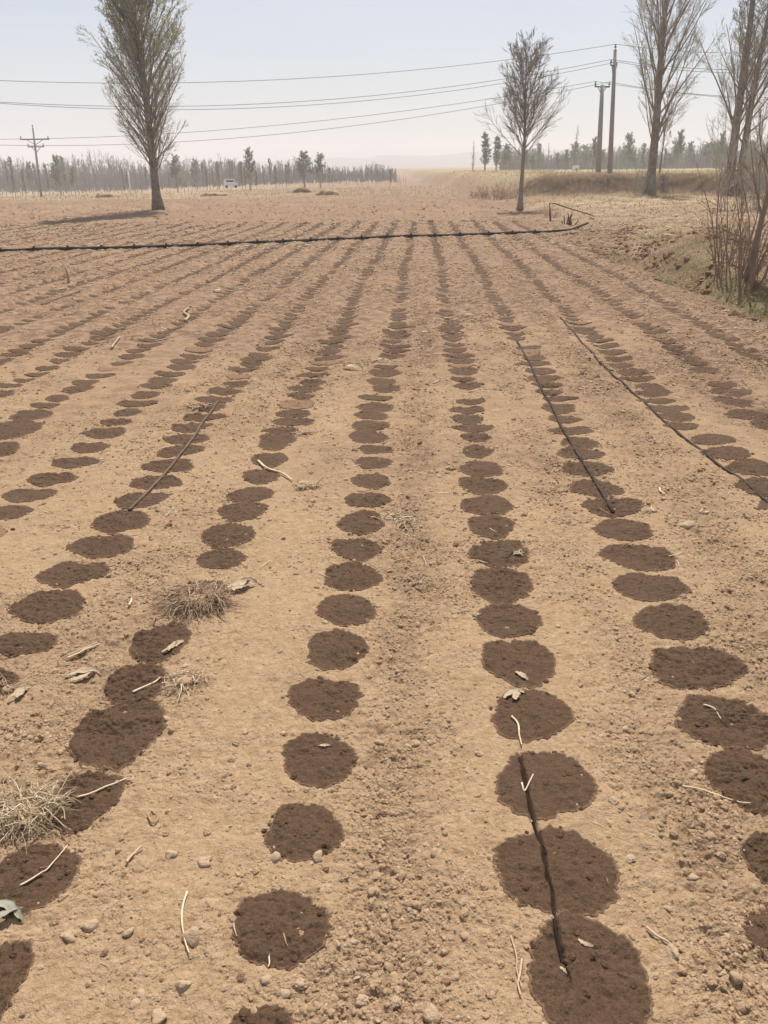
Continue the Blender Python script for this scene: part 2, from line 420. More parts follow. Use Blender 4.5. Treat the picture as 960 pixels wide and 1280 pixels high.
# ------------------------------------------------------------------ ground
def build_ground():
    ys_px = np.arange(1420, 211.2, -1.0)
    # depth of each picture line on flat land
    Dm = 1741.0 / (ys_px - 208.0)
    Y = (Dm - CAM_H * math.sin(PITCH)) / math.cos(PITCH)
    back = [-1200, -500, -200, -80, -35, -15, -7, -3.5, -1.8, -0.9, -0.3, 0.05, 0.3]
    back = [b for b in back if b < Y[0] - 0.05]
    mid = []
    # finer lines across the earth bank and far land, where picture lines are far apart
    Yf = Y[Y < 40]
    far = np.concatenate([np.arange(Yf[-1] + 0.35, 62, 0.35), np.geomspace(63, 1200, 130)])
    Y = np.concatenate([back, Yf, far])
    U = np.linspace(-0.62, 0.62, 1060)
    S = np.geomspace(0.03, 1200, 46)
    W = np.maximum(Y, 0.3) * math.cos(PITCH) + CAM_H * math.sin(PITCH)
    inner = U[None, :] * W[:, None]
    right = inner[:, -1:] + S[None, :] * (1 + W[:, None] * 0.2)
    left = inner[:, :1] - S[None, ::-1] * (1 + W[:, None] * 0.2)
    X = np.clip(np.concatenate([left, inner, right], 1), -1200 - 0 * W[:, None], 1200)
    # avoid collapsed columns where clipped
    nL = len(S)
    eps = np.arange(X.shape[1]) * 0.01
    X = X + eps[None, :] * (np.abs(X) >= 1199)
    YY = np.repeat(Y[:, None], X.shape[1], 1)
    c = cell(YY)
    outer = np.zeros(X.shape[1]); outer[:nL] = (np.diff(np.concatenate([[0], S])))[::-1]; outer[-nL:] = np.diff(np.concatenate([[0], S]))
    c = np.maximum(c, outer[None, :] * (1 + W[:, None] * 0.2) * 0.5)
    Z = base_h(X, YY) + micro_h(X, YY, c)
    V = np.stack([X, YY, Z], -1)
    n, m = X.shape
    idx = np.arange(n * m).reshape(n, m)
    Q = np.stack([idx[:-1, :-1], idx[:-1, 1:], idx[1:, 1:], idx[1:, :-1]], -1).reshape(-1, 4)
    me = mesh('ground', V, Q, None, [M_soil])
    o = bpy.data.objects.new('ground', me); COL.objects.link(o)
    tag(o, 'dry brown furrowed farm soil running out to flat far fields', 'ground', kind='structure')
    q = X - AZT * YY
    # zones
    n1 = vn(X * 0.25, YY * 0.2, 80); n2 = vn(X * 0.9, YY * 0.7, 81); n3 = vn(X * 3, YY * 2.5, 82)
    rt = smooth(6.5, 10.0, X)
    stub = smooth(Q_EDGE + 0.5, Q_EDGE + 2.0, q + 0.4 * n2) * smooth(12.5, 17, YY + 1.5 * n2) * (1 - smooth(45, 47, YY))
    stub = stub * np.clip(0.62 + 0.35 * n1 + 0.3 * n3, 0, 1)
    lim = 62 + 0 * X
    farstraw = (1 - rt) * smooth(lim - 8, lim + 6, YY + 4 * n1) * np.clip(0.75 + 0.4 * n1 + 0.2 * n2, 0, 1)
    farstraw = farstraw * (0.12 + 0.88 * smooth(0, -28, X))
    midstraw = smooth(31, 36, YY) * 0.25 * np.clip(n1 + n2, 0, 1)
    terr = rt * smooth(51, 53, YY) * 0.6
    zr = np.clip(stub + farstraw + midstraw + terr, 0, 1)
    rough = smooth(Q_EDGE - 0.1, Q_EDGE + 0.15, q + 0.18 * n2 + 0.1 * n3) * (1 - smooth(Q_EDGE + 1.7, Q_EDGE + 2.6, q + 0.5 * n2)) * (1 - smooth(13.5, 18, YY + n2))
    rough = rough * np.clip(0.75 + 0.5 * n3, 0, 1)
    rough = np.maximum(rough, 0.8 * np.exp(-((q - 5.6) / 0.7) ** 2 - ((YY - 15.6) / 1.3) ** 2))
    rough = np.maximum(rough, 0.5 * np.exp(-((q - 4.4) / 0.6) ** 2 - ((YY - 21) / 1.3) ** 2))
    bank = rt * smooth(45, 47.5, YY) * (1 - smooth(51, 52.5, YY))
    zg = np.clip(rough + 0.75 * rt * smooth(47.5, 48.6, YY) * (1 - smooth(50.5, 52.5, YY)) * np.clip(0.8 + 0.5 * n2, 0, 1), 0, 1)
    gr = rt * smooth(52, 55, YY) * np.clip(0.35 + 0.9 * vn(X * 0.07, YY * 0.03, 84), 0, 1) * (1 - 0.6 * smooth(100, 200, YY))
    gr = gr + 0.45 * smooth(Q_EDGE + 0.3, Q_EDGE + 1.0, q) * smooth(8, 10, YY) * (1 - smooth(13, 17, YY)) * np.clip(n3 + n2, 0, 1)
    zr = zr * (1 - bank)
    red = smooth(3.0, 10, YY + 1.5 * n2) * 0.9 + 0.75 * np.clip(rough_map(X, YY) - 0.55, 0, 1) * (1 - smooth(11, 15, YY)) + 0.4 * smooth(1.9, 2.6, q + 0.2 * n3)
    red = np.clip(red + 0.25 * n3 * smooth(2, 6, YY) - 0.5 * smooth(0.02, 0, np.abs(row_dist(q) - 2)), 0, 1) * (1 - smooth(150, 300, YY) * 0.4)
    a = me.color_attributes.new('zone', 'FLOAT_COLOR', 'POINT')
    dat = np.stack([zr, zg, np.clip(gr, 0, 1), red], -1).astype(np.float32)
    a.data.foreach_set('color', dat.ravel())
    return o
build_ground()

# hills on the horizon
def build_hills():
    x = np.linspace(-700, 1100, 260)
    A = Acc()
    rows = []
    for k, t in enumerate(np.linspace(0, 1, 12)):
        yy = 930 + 190 * t
        prof = math.sin(math.pi * t) ** 0.8
        h = (9 + 15 * smooth(-100, 250, x) * (1 - smooth(420, 800, x)) + 5 * vn(x * 0.012, x * 0 + 3, 90) + 2.5 * vn(x * 0.04, x * 0 + k * 0.7, 91))
        rows.append(np.stack([x, np.full_like(x, yy), h * prof - 3], -1))
    V = np.stack(rows); n, m = V.shape[:2]; idx = np.arange(n * m).reshape(n, m)
    Q = np.stack([idx[:-1, :-1], idx[:-1, 1:], idx[1:, 1:], idx[1:, :-1]], -1).reshape(-1, 4)
    A.add(V, Q)
    tag(A.obj('hills', [M_hill]), 'low hills barely showing through the haze on the horizon', 'hills', kind='structure')
build_hills()

# haze box
def build_haze():
    m = bpy.data.materials.new('haze_air'); m.use_nodes = True
    nt = m.node_tree; nt.nodes.clear()
    o_ = nt.nodes.new('ShaderNodeOutputMaterial'); v = nt.nodes.new('ShaderNodeVolumePrincipled')
    v.inputs['Color'].default_value = (0.93, 0.92, 0.95, 1)
    v.inputs['Density'].default_value = 0.0014
    v.inputs['Anisotropy'].default_value = 0.0
    nt.links.new(v.outputs[0], o_.inputs['Volume'])
    x0, x1, y0, y1, z0, z1 = -1290, 1290, -1290, 1290, -8, 30
    V = [(x, y, z) for z in (z0, z1) for y in (y0, y1) for x in (x0, x1)]
    Q = [(0, 2, 3, 1), (4, 5, 7, 6), (0, 1, 5, 4), (2, 6, 7, 3), (0, 4, 6, 2), (1, 3, 7, 5)]
    A = Acc(); A.add(V, Q)
    tag(A.obj('haze', [m], sm=False), 'pale dusty air thickening towards the far trees', 'haze', kind='stuff')
build_haze()

# ------------------------------------------------------------------ wet patches
ORD = ['', 'first', 'second', 'third', 'fourth', 'fifth', 'sixth', 'seventh', 'eighth', 'ninth', 'tenth', 'eleventh', 'twelfth',
       'thirteenth', 'fourteenth', 'fifteenth', 'sixteenth', 'seventeenth', 'eighteenth', 'nineteenth']
def ordinal(n):
    if n < 20: return ORD[n]
    tens = {2: 'twent', 3: 'thirt', 4: 'fort', 5: 'fift', 6: 'sixt', 7: 'sevent'}[n // 10]
    return tens + 'ieth' if n % 10 == 0 else tens + 'y-' + ORD[n % 10]

# picture positions of the near patches: centre x, centre y, width, height
EXPL = {
 -0.17: [(326, 1292, 92, 74), (348, 1162, 122, 98), (378, 1038, 100, 72), (398, 945, 96, 68), (407, 869, 90, 52), (421, 811, 82, 46), (433, 762, 76, 40),
         (440, 719, 70, 36), (446, 685, 68, 26), (451, 653, 60, 28), (457, 625, 56, 19), (463, 602, 50, 19), (467, 580, 46, 16), (470, 561, 44, 14)],
 0.19: [(738, 1222, 158, 165), (697, 1085, 146, 112), (681, 977, 122, 90), (662, 890, 102, 64), (650, 826, 90, 64), (634, 773, 84, 42), (627, 730, 82, 42),
        (622, 692, 74, 36), (614, 657, 62, 28), (608, 632, 64, 26), (604, 606, 60, 24), (601, 584, 54, 22), (597, 563, 40, 13)],
 0.56: [(1000, 1180, 130, 120), (975, 1078, 76, 78), (948, 975, 126, 92), (908, 899, 120, 68), (870, 833, 114, 56), (838, 777, 96, 44), (812, 733, 90, 38),
        (795, 694, 90, 34), (778, 660, 78, 27), (766, 632, 77, 24), (743, 608, 68, 21), (733, 584, 64, 19), (725, 565, 56, 15)],
 -0.525: [(-8, 1235, 78, 118), (38, 1100, 100, 100), (104, 1000, 88, 76), (147, 915, 116, 84), (170, 853, 76, 56), (198, 800, 72, 50), (246, 742, 70, 40),
          (276, 697, 62, 24), (284, 669, 66, 30), (305, 640, 64, 24), (314, 618, 58, 20), (327, 594, 50, 18), (338, 574, 46, 16), (347, 552, 44, 22)],
 -0.87: [(-20, 850, 80, 40), (30, 799, 78, 33), (60, 754, 94, 37), (93, 713, 85, 32), (128, 680, 77, 29), (152, 651, 74, 25), (176, 625, 68, 20), (196, 602, 66, 18), (211, 581, 62, 17), (226, 562, 58, 15)],
 -1.2: [(-22, 666, 74, 24), (8, 640, 60, 18), (36, 617, 62, 19), (64, 595, 58, 16), (92, 575, 60, 14), (112, 557, 50, 12), (132, 540, 54, 12)],
 -1.56: [(-12, 562, 70, 20), (18, 535, 62, 24), (40, 518, 50, 13)],
 1.0: [(985, 635, 80, 26), (958, 611, 74, 24), (937, 587, 64, 20), (910, 567, 62, 17), (892, 549, 56, 14)],
 1.39: [(970, 530, 60, 16), (938, 516, 60, 14), (915, 500, 50, 12)],
}
ROWNAME = {}
for i, s in enumerate(sorted(ROW_S_L, reverse=True)):
    ROWNAME[s] = '%s row left of the middle track' % ORD[i + 1] if i < 19 else 'a far left row'
for i, s in enumerate(ROW_S_R): ROWNAME[s] = '%s row right of the middle track' % ORD[i + 1]

def patch_geom(cx, cy, rx, ry, seed, K=44, rings=8, lift=0.003):
    rag = 1.0 if K > 200 else (1.5 if K > 100 else 2.6)
    a = np.arange(K) / K * 2 * math.pi
    ph = seed * 1.37
    r = 1 + 0.10 * np.sin(a + ph) * vn(ph, 0, 3) + 0.055 * np.sin(2 * a + ph * 2.1) + 0.05 * np.sin(3 * a + ph * 3.3) + 0.03 * np.sin(5 * a + ph * 1.9)
    r = r + rag * 0.05 * vn(np.cos(a) * 4 + ph * 7, np.sin(a) * 4, 401) + rag * 0.055 * vn(np.cos(a) * 11 + ph * 5, np.sin(a) * 11, 402) + 0.03 * vn(np.cos(a) * 25 + ph, np.sin(a) * 25, 403)
    t = np.linspace(0, 1, rings + 1)[1:] ** 0.8
    X = cx + np.outer(t, r * np.cos(a)) * rx
    Y = cy + np.outer(t, r * np.sin(a)) * ry
    X = np.concatenate([[cx], X.ravel()]); Y = np.concatenate([[cy], Y.ravel()])
    c = cell(cy)
    Z = base_h(X, Y) + micro_h(X, Y, np.full(X.shape, c)) + lift
    if K > 40:      # crumbly lumps inside the wetted soil
        tt = np.concatenate([[0], np.repeat(t, K)])
        lump = np.clip(vn(X * 38 + seed, Y * 38, 411) - 0.05, 0, 1) * 0.007 + np.clip(vn(X * 80, Y * 80 + seed, 412), 0, 1) * 0.004 + np.clip(vn(X * 16, Y * 16 + seed, 413), 0, 1) * 0.006
        Z += lump * smooth(1.02, 0.85, tt) * (0.4 + 0.8 * np.clip(vn(X * 7, Y * 7, 414) + 0.4, 0, 1))
    Z[-K:] -= lift * 1.6
    idx = 1 + np.arange(rings * K).reshape(rings, K)
    Q = np.stack([idx[:-1], idx[1:], np.roll(idx[1:], -1, 1), np.roll(idx[:-1], -1, 1)], -1).reshape(-1, 4)
    T = np.stack([np.zeros(K, int), idx[0], np.roll(idx[0], -1)], -1)
    return np.stack([X, Y, Z], -1), Q, T

patches = []       # (x, y, rx, ry, row key, order, explicit)
for s in ROW_S_L + ROW_S_R:
    q0 = row_q(s); y_last = 0.4; k = 0
    for (px, py, w, h) in EXPL.get(s, []):
        g = ground_at(px, py); n_ = ground_at(px, py - h / 2); f_ = ground_at(px, py + h / 2)
        l_ = ground_at(px - w / 2, py); r_ = ground_at(px + w / 2, py)
        ry = abs(n_[1] - f_[1]) / 2; yc = (n_[1] + f_[1]) / 2
        k += 1
        patches.append([g[0], yc, abs(r_[0] - l_[0]) / 2, ry, s, k, 1]); y_last = yc
    if s not in EXPL:
        y_last = max(0.5, (abs(q0) / 0.56) - 0.6)
    off = random.uniform(-0.02, 0.02)
    y = y_last; wet_ph = random.random() * 10
    while y < 28.3:
        y += (0.285 if y < 4.2 else 0.238) + random.uniform(-0.04, 0.04)
        k += 1
        px_ = 480 + 1000 * (q0 + AZT * y) / (y * math.cos(PITCH))
        drift = 0.03 * math.sin(y * 0.7 + wet_ph) + off
        fade = 1.0 if s > -1.5 else 0.92
        if y > 9: fade *= 0.80
        if random.random() < (0.015 if y < 10 else 0.04): continue
        rx = random.uniform(0.098, 0.152) * fade; ry = random.uniform(0.078, 0.122) * fade * (1.0 if y < 9 else 1.2)
        if y > 20 and random.random() < 0.10: continue
        patches.append([q0 + AZT * y + drift + random.uniform(-0.035, 0.035), y, rx, ry, s, k, 0])

def in_view(x, y):
    v = MW.inverted() @ Vector((x, y, 0)); return abs(v.x / -v.z) < 0.50 and v.z < 0 and -0.68 < (v.y / -v.z) < 0.66
vis = [p for p in patches if in_view(p[0], p[1])]
vis.sort(key=lambda p: p[1] ** 1.0 + abs(p[0]) * 0.3)
single = vis[:300]
sid = set(id(p) for p in single)
rest = [p for p in patches if id(p) not in sid]
LOOK = {(-0.17, 2): 'round dark wet soil circle with two stones at its lower edge',
        (-0.17, 3): 'round wet soil patch with two pale stones below it'}
for i, p in enumerate(single):
    x, y, rx, ry, s, k, ex = p
    sz = rx * 1000 / max(y, 1)
    if sz > 30: K, rg = 220, 44
    elif sz > 14: K, rg = 110, 18
    else: K, rg = 36, 6
    V, Q, T = patch_geom(x, y, rx, ry, i + 1, K, rg, 0.0014 + 0.0007 * y)
    z0 = float(base_h(x, y))
    A = Acc(); mq = (np.arange(len(Q)) // K >= rg - (4 if rg > 20 else 3)).astype(int) if rg > 10 else 0
    A.add(V, Q, T)
    if rg > 10: A.mq = [mq]
    # merged neighbours in the picture: a wet bridge
    damp = (hash((round(x * 100), i)) % 23 == 0) and not ex
    o = A.obj('wet_patch', [M_damp if damp else M_wet, M_rim], loc=(x, y, z0))
    tag(o, 'wet soil patch, %s from the near end, %s' % (ordinal(k), ROWNAME[s]), 'wet patch', 'dark wet patches under the drip emitters')
A = Acc()
for i, p in enumerate(rest):
    x, y, rx, ry, s, k, ex = p
    V, Q, T = patch_geom(x, y, rx, ry, i + 1001, 14, 2, 0.003 + 0.0008 * y)
    A.add(V, Q, T, m=1 if random.random() < 0.12 else 0)
tag(A.obj('distant_wet_patches', [M_wet, M_damp]), 'rows of small dark wet patches merging into lines towards the black hose', 'wet patches', kind='stuff')
PX = np.array([[p[0], p[1], p[2], p[3]] for p in patches])

def on_patch(x, y, k=0.95):
    out = np.zeros(len(x), bool)
    for i0 in range(0, len(x), 20000):
        xs = x[i0:i0 + 20000]; ys_ = y[i0:i0 + 20000]
        lo, hi = ys_.min() - 0.4, ys_.max() + 0.4
        P = PX[(PX[:, 1] > lo) & (PX[:, 1] < hi)]
        d = ((xs[:, None] - P[None, :, 0]) / (P[None, :, 2] * k)) ** 2 + ((ys_[:, None] - P[None, :, 1]) / (P[None, :, 3] * k)) ** 2
        out[i0:i0 + 20000] = (d < 1).any(1)
    return out

# ------------------------------------------------------------------ clods and stones
def ico(sub):
    import bmesh
    bm = bmesh.new(); bmesh.ops.create_icosphere(bm, subdivisions=sub, radius=1)
    V = np.array([v.co[:] for v in bm.verts]); T = np.array([[v.index for v in f.verts] for f in bm.faces]); bm.free()
    return V, T
ICO = {1: ico(1), 2: ico(2), 3: ico(3)}

def lumps(n_, cx, cy, r, sub, rng, flat=(0.55, 0.9), sink=0.35, jitter=0.28):
    V0, T0 = ICO[sub]; nv = len(V0)
    N_ = len(cx)
    if sub == 1:
        J = 1 + 1.35 * jitter * rng.uniform(-1, 1, (N_, nv))
    else:
        J = np.ones((N_, nv))
        for k in range(5):
            d = unit(rng.normal(size=(N_, 3))); dot = np.einsum('nj,vj->nv', d, V0)
            J -= jitter * 0.55 * np.clip(dot - rng.uniform(0.3, 0.7, (N_, 1)), 0, 1) * 1.4
        J += jitter * 0.6 * rng.uniform(-1, 1, (N_, nv))
    P = V0[None] * J[:, :, None]
    S = np.stack([rng.uniform(0.8, 1.35, N_), rng.uniform(0.8, 1.25, N_), rng.uniform(flat[0], flat[1], N_)], -1)
    P = P * S[:, None, :]
    a = rng.uniform(0, 6.28, N_); ca, sa = np.cos(a)[:, None], np.sin(a)[:, None]
    x = P[..., 0] * ca - P[..., 1] * sa; y = P[..., 0] * sa + P[..., 1] * ca
    tl = rng.uniform(-0.35, 0.35, (N_, 1)); z = P[..., 2] + x * tl
    z0 = gz(cx, cy)
    W = np.stack([cx[:, None] + x * r[:, None], cy[:, None] + y * r[:, None], z0[:, None] + (z + 1 - 2 * sink - 0.4) * r[:, None]], -1)
    T = (T0[None] + (np.arange(N_) * nv)[:, None, None]).reshape(-1, 3)
    return W.reshape(-1, 3), T

def scatter(n_, y0, y1, half, power=1.0, dens=None, rng=RNG, clump=True):
    """random points of the field between two depths, within the sight fan, thicker where the soil is cloddy"""
    out = []
    got = 0
    while got < n_:
        k = n_ * 3
        y = y0 * (y1 / y0) ** rng.uniform(0, 1, k) if power == 0 else y0 + (y1 - y0) * rng.uniform(0, 1, k) ** power
        x = rng.uniform(-1, 1, k) * half * (y * 0.92 + 0.65)
        if clump:
            p = rough_map(x, y) ** 1.5
            p = p * (0.25 + smooth(-0.5, 0.6, vn(x * 7, y * 7, 65)))
            keep = rng.uniform(0, 1.1, k) < p
            x, y = x[keep], y[keep]
        out.append(np.stack([x, y], -1)); got += len(x)
    return np.concatenate(out)[:n_]

def build_clods():
    A = Acc()
    rng = np.random.default_rng(3)
    sets = [  # count, y0, y1, min r, max r, sub
        (60000, 0.7, 3.4, 0.0014, 0.0058, 1), (4600, 0.7, 4.0, 0.004, 0.0115, 2), (160, 0.7, 5.0, 0.010, 0.016, 3),
        (48000, 2.8, 7.5, 0.0022, 0.009, 1), (2200, 3.5, 8.0, 0.008, 0.019, 2),
        (44000, 6, 15, 0.005, 0.019, 1), (24000, 12, 29, 0.009, 0.034, 1), (9000, 28, 60, 0.015, 0.05, 1)]
    for (n_, y0, y1, r0, r1, sub) in sets:
        P = scatter(n_, y0, y1, 0.58, 0.9)
        r = r0 + (r1 - r0) * rng.uniform(0, 1, n_) ** 3.2
        wet = on_patch(P[:, 0], P[:, 1], 0.97)
        wet &= rng.uniform(0, 1, n_) > 0.02
        # dry film of small grains is sparser on the wet soil
        keep = ~wet | (rng.uniform(0, 1, n_) < 0.7)
        P, r, wet = P[keep], r[keep], wet[keep]
        V, T = lumps(len(r), P[:, 0], P[:, 1], r, sub, rng)
        mi = np.where(wet, 1, np.where(rng.uniform(0, 1, len(r)) < (0.05 if y1 < 5 else 0.16), 2, np.where(rng.uniform(0, 1, len(r)) < 0.15, 3, 0)))
        A.add(V, None, T, m=np.repeat(mi, len(ICO[sub][1])))
    # crumbs sitting in the near wet patches
    near = [p for p in patches if p[1] < 5.5 and abs(p[0]) < 3.5]
    xs, ys_, rs = [], [], []
    for p in near:
        k = int(170 if p[1] < 3.5 else 80)
        a = rng.uniform(0, 6.28, k); d = rng.uniform(0, 1, k) ** 0.55
        w = rng.uniform(0, 1) * 6.28
        keep = rng.uniform(0, 1, k) < 0.35 + 0.65 * (0.5 + 0.5 * np.cos(a - w))
        xs.append((p[0] + np.cos(a) * d * p[2] * 0.97)[keep]); ys_.append((p[1] + np.sin(a) * d * p[3] * 0.97)[keep])
        rs.append((0.0016 + 0.009 * rng.uniform(0, 1, k) ** 3.5)[keep])
    xs, ys_, rs = map(np.concatenate, (xs, ys_, rs))
    V, T = lumps(len(xs), xs, ys_, rs, 2, rng, sink=0.25); A.add(V, None, T, m=np.repeat(np.where(rng.uniform(0, 1, len(xs)) < 0.04, 0, 1), 80))
    P = scatter(900, 0.7, 5.0, 0.58, 0.9, clump=False); r = 0.004 + 0.009 * rng.uniform(0, 1, 900) ** 2
    wet = on_patch(P[:, 0], P[:, 1]); V, T = lumps(900, P[:, 0], P[:, 1], r, 3, rng, sink=0.3)
    A.add(V, None, T, m=np.repeat(np.where(wet, 1, np.where(rng.uniform(0, 1, 900) < 0.25, 3, 0)), len(ICO[3][1])))
    # rough edge and ditch
    n_ = 24000
    y = rng.uniform(5, 22, n_); q = Q_EDGE + rng.uniform(-0.2, 2.6, n_); x = q + AZT * y
    keep = rng.uniform(0, 1, n_) < 0.1 + smooth(0, 0.6, vn(x * 1.4, y * 1.1, 87)); x, y = x[keep], y[keep]; n_ = len(x)
    r = 0.006 + 0.06 * rng.uniform(0, 1, n_) ** 6
    V, T = lumps(n_, x, y, r, 1, rng); A.add(V, None, T, m=2)
    # ragged wet crumbs along the farther rows
    n_ = 26000
    y = 4.5 + 23.5 * rng.uniform(0, 1, n_) ** 0.75; x = ROWS_A[rng.integers(0, len(ROWS_A), n_)] + AZT * y + rng.normal(0, 0.075, n_)
    keep = (np.abs(x) < 0.56 * y + 0.4) & (rng.uniform(0, 1, n_) < 0.3 + smooth(-0.4, 0.5, vn(x * 1.2, y * 0.8, 93)))
    x, y = x[keep], y[keep]; r = (0.003 + 0.0009 * y) * (0.5 + rng.uniform(0, 1, len(x)) ** 2)
    V, T = lumps(len(x), x, y, r, 1, rng); A.add(V, None, T, m=np.repeat(rng.choice([0, 1, 2], len(x), p=[.08, .72, .20]), 20))
    tag(A.obj('soil_clods', [M_clod, M_wet, M_damp, M_stone], sm=False), 'crumbs and clods of broken soil scattered over the field', 'soil crumbs', kind='stuff')
build_clods()

STONES = [  # picture x, y, width, height, label
 (87, 1167, 30, 19, 'smooth oval tan stone, left of its partner near the bottom left'),
 (112, 1154, 22, 19, 'rounded tan stone just up and right of the oval one, bottom left'),
 (243, 1164, 27, 30, 'bright upright pale stone, lower left of the centre, by a bent straw'),
 (213, 1064, 17, 17, 'round tan stone beside a short twig, left lower part of field'),
 (258, 1072, 21, 19, 'round clod stone right of the twig, left lower part of field'),
 (343, 1066, 20, 18, 'round stone at lower left edge of the second circle, left row'),
 (400, 1065, 18, 20, 'round stone at lower right edge of the second circle, left row'),
 (355, 1238, 19, 18, 'dusty round stone just under the largest circle of left row'),
 (333, 1221, 17, 16, 'small stone touching the bottom rim of the largest left circle'),
 (540, 1256, 24, 30, 'pale flattened stone at the bottom edge right of centre'),
 (197, 1268, 24, 24, 'dull rounded stone cut by the bottom edge, left of centre'),
 (229, 1228, 22, 20, 'dusty low stone between the pale upright stone and bottom edge'),
 (545, 1058, 14, 14, 'small pale stone in the smooth strip right of middle track'),
 (858, 652, 23, 18, 'pale brown stone right of the tape row, halfway up'),
 (510, 942, 14, 16, 'pale knobbly lump in the middle wheel track'),
 (473, 923, 14, 12, 'small dark-sided stone at left side of the middle track'),
 (520, 915, 15, 16, 'small rounded clod on the middle track above the pale lump'),
 (600, 936, 13, 9, 'flat little stone left of the large wet patch'),
 (886, 1040, 18, 16, 'roundish clod lying right of the widest wet patch'),
 (868, 1090, 15, 14, 'lone clod on dry soil near the lower right'),
 (465, 1110, 15, 14, 'round clod left of the middle track, near the bottom'),
 (422, 1178, 12, 13, 'small round clod right of the largest left circle'),
 (918, 1218, 20, 18, 'lumpy clod near the bottom right corner'),
 (843, 1180, 16, 26, 'pale tilted flake of soil right of the lowest wide patch'),
 (161, 1165, 14, 16, 'little dusty stone between the oval pair and pale upright stone'),
 (66, 834, 14, 9, 'small stone below the dry stick at the left'),
]
for i, (px, py, w, h, lab) in enumerate(STONES):
    g = ground_at(px, py + h * 0.25)
    dist = math.sqrt(g[0] ** 2 + g[1] ** 2 + CAM_H ** 2)
    D = g[1] * math.cos(PITCH) + CAM_H * math.sin(PITCH)
    rr = 0.5 * w / 1000 * D; rv = 0.5 * h / 1000 * D
    rng = np.random.default_rng(100 + i)
    V, T = ICO[3]
    J = np.ones(len(V))
    for k in range(9):
        d = unit(rng.normal(size=3)); J -= 0.75 * np.clip(V @ d - rng.uniform(0.5, 0.8), 0, 1)
    J += 0.10 * vn(V[:, 0] * 2 + i, V[:, 1] * 2 + V[:, 2] * 1.7, 5) + 0.07 * vn(V[:, 0] * 5 + i, V[:, 1] * 5 + V[:, 2] * 4, 6) + 0.02 * rng.uniform(-1, 1, len(V))
    P = V * J[:, None] * np.array([rr, rv * 1.0, min(rr, rv) * 0.78]) * 1.05
    P[:, 2] += min(rr, rv) * 0.05
    A = Acc(); A.add(P, None, T)
    z = float(gz(g[0], g[1]))
    o = A.obj('stone', [M_stone if i not in (14, 16, 18, 20, 21, 22) else M_clod])
    o.location = (g[0], g[1], z)
    o.rotation_euler = (rng.uniform(-.15, .15), rng.uniform(-.15, .15), rng.uniform(-0.3, 0.3))
    tag(o, lab, 'stone', 'stones and large clods lying on the field')

# ------------------------------------------------------------------ loose straw
def bent(cx, cy, L_, rng, K=4, lift=0.004, curl=0.4, rise=0.25):
    N_ = len(cx); a = rng.uniform(0, 6.28, N_)
    t = np.linspace(-0.5, 0.5, K)
    da = rng.uniform(-curl, curl, N_)
    ang = a[:, None] + da[:, None] * t[None] * 2.5
    step = L_ / (K - 1)
    dx = np.cos(ang) * step[:, None]; dy = np.sin(ang) * step[:, None]
    X = cx[:, None] + np.cumsum(dx, 1) - dx.sum(1, keepdims=True) / 2
    Y = cy[:, None] + np.cumsum(dy, 1) - dy.sum(1, keepdims=True) / 2
    Z = gz(X, Y)
    Z = 0.5 * Z + 0.5 * Z.mean(1, keepdims=True) + lift + (rng.uniform(-rise, rise, N_) * L_)[:, None] * t[None] * 0.6 + np.abs(rng.normal(0, 0.1, N_) * L_)[:, None] * 0.3
    return np.stack([X, Y, Z], -1)

def build_straw():
    rng = np.random.default_rng(17); A = Acc()
    for (n_, y0, y1, l0, l1, r0) in [(900, 0.7, 4, 0.012, 0.06, 0.0007), (2600, 3, 9, 0.02, 0.11, 0.0018), (5000, 8, 20, 0.03, 0.16, 0.0045), (6500, 18, 30, 0.05, 0.2, 0.010)]:
        P = scatter(n_, y0, y1, 0.58, 0.9, clump=False)
        keep = rng.uniform(0, 1, n_) < 0.25 + smooth(-0.1, 0.7, vn(P[:, 0] * 1.3, P[:, 1] * 0.8, 66))
        P = P[keep]; n2 = len(P)
        Ls = l0 + (l1 - l0) * rng.uniform(0, 1, n2) ** 2.5
        C = bent(P[:, 0], P[:, 1], Ls, rng, lift=r0 * 1.5)
        R = np.full((n2, 4), 1.0) * (r0 * rng.uniform(0.6, 1.3, (n2, 1))) * np.array([0.6, 1, 0.9, 0.4])[None]
        V, Q, T = tubes(C, R, 3)
        mi = (rng.uniform(0, 1, n2) < 0.4).astype(int)
        A.add(V, Q, None, m=np.repeat(mi, 9)); 
    tag(A.obj('straw_litter', [M_straw, M_straw2]), 'bits of dry straw strewn over the furrows', 'straw', kind='stuff')
build_straw()

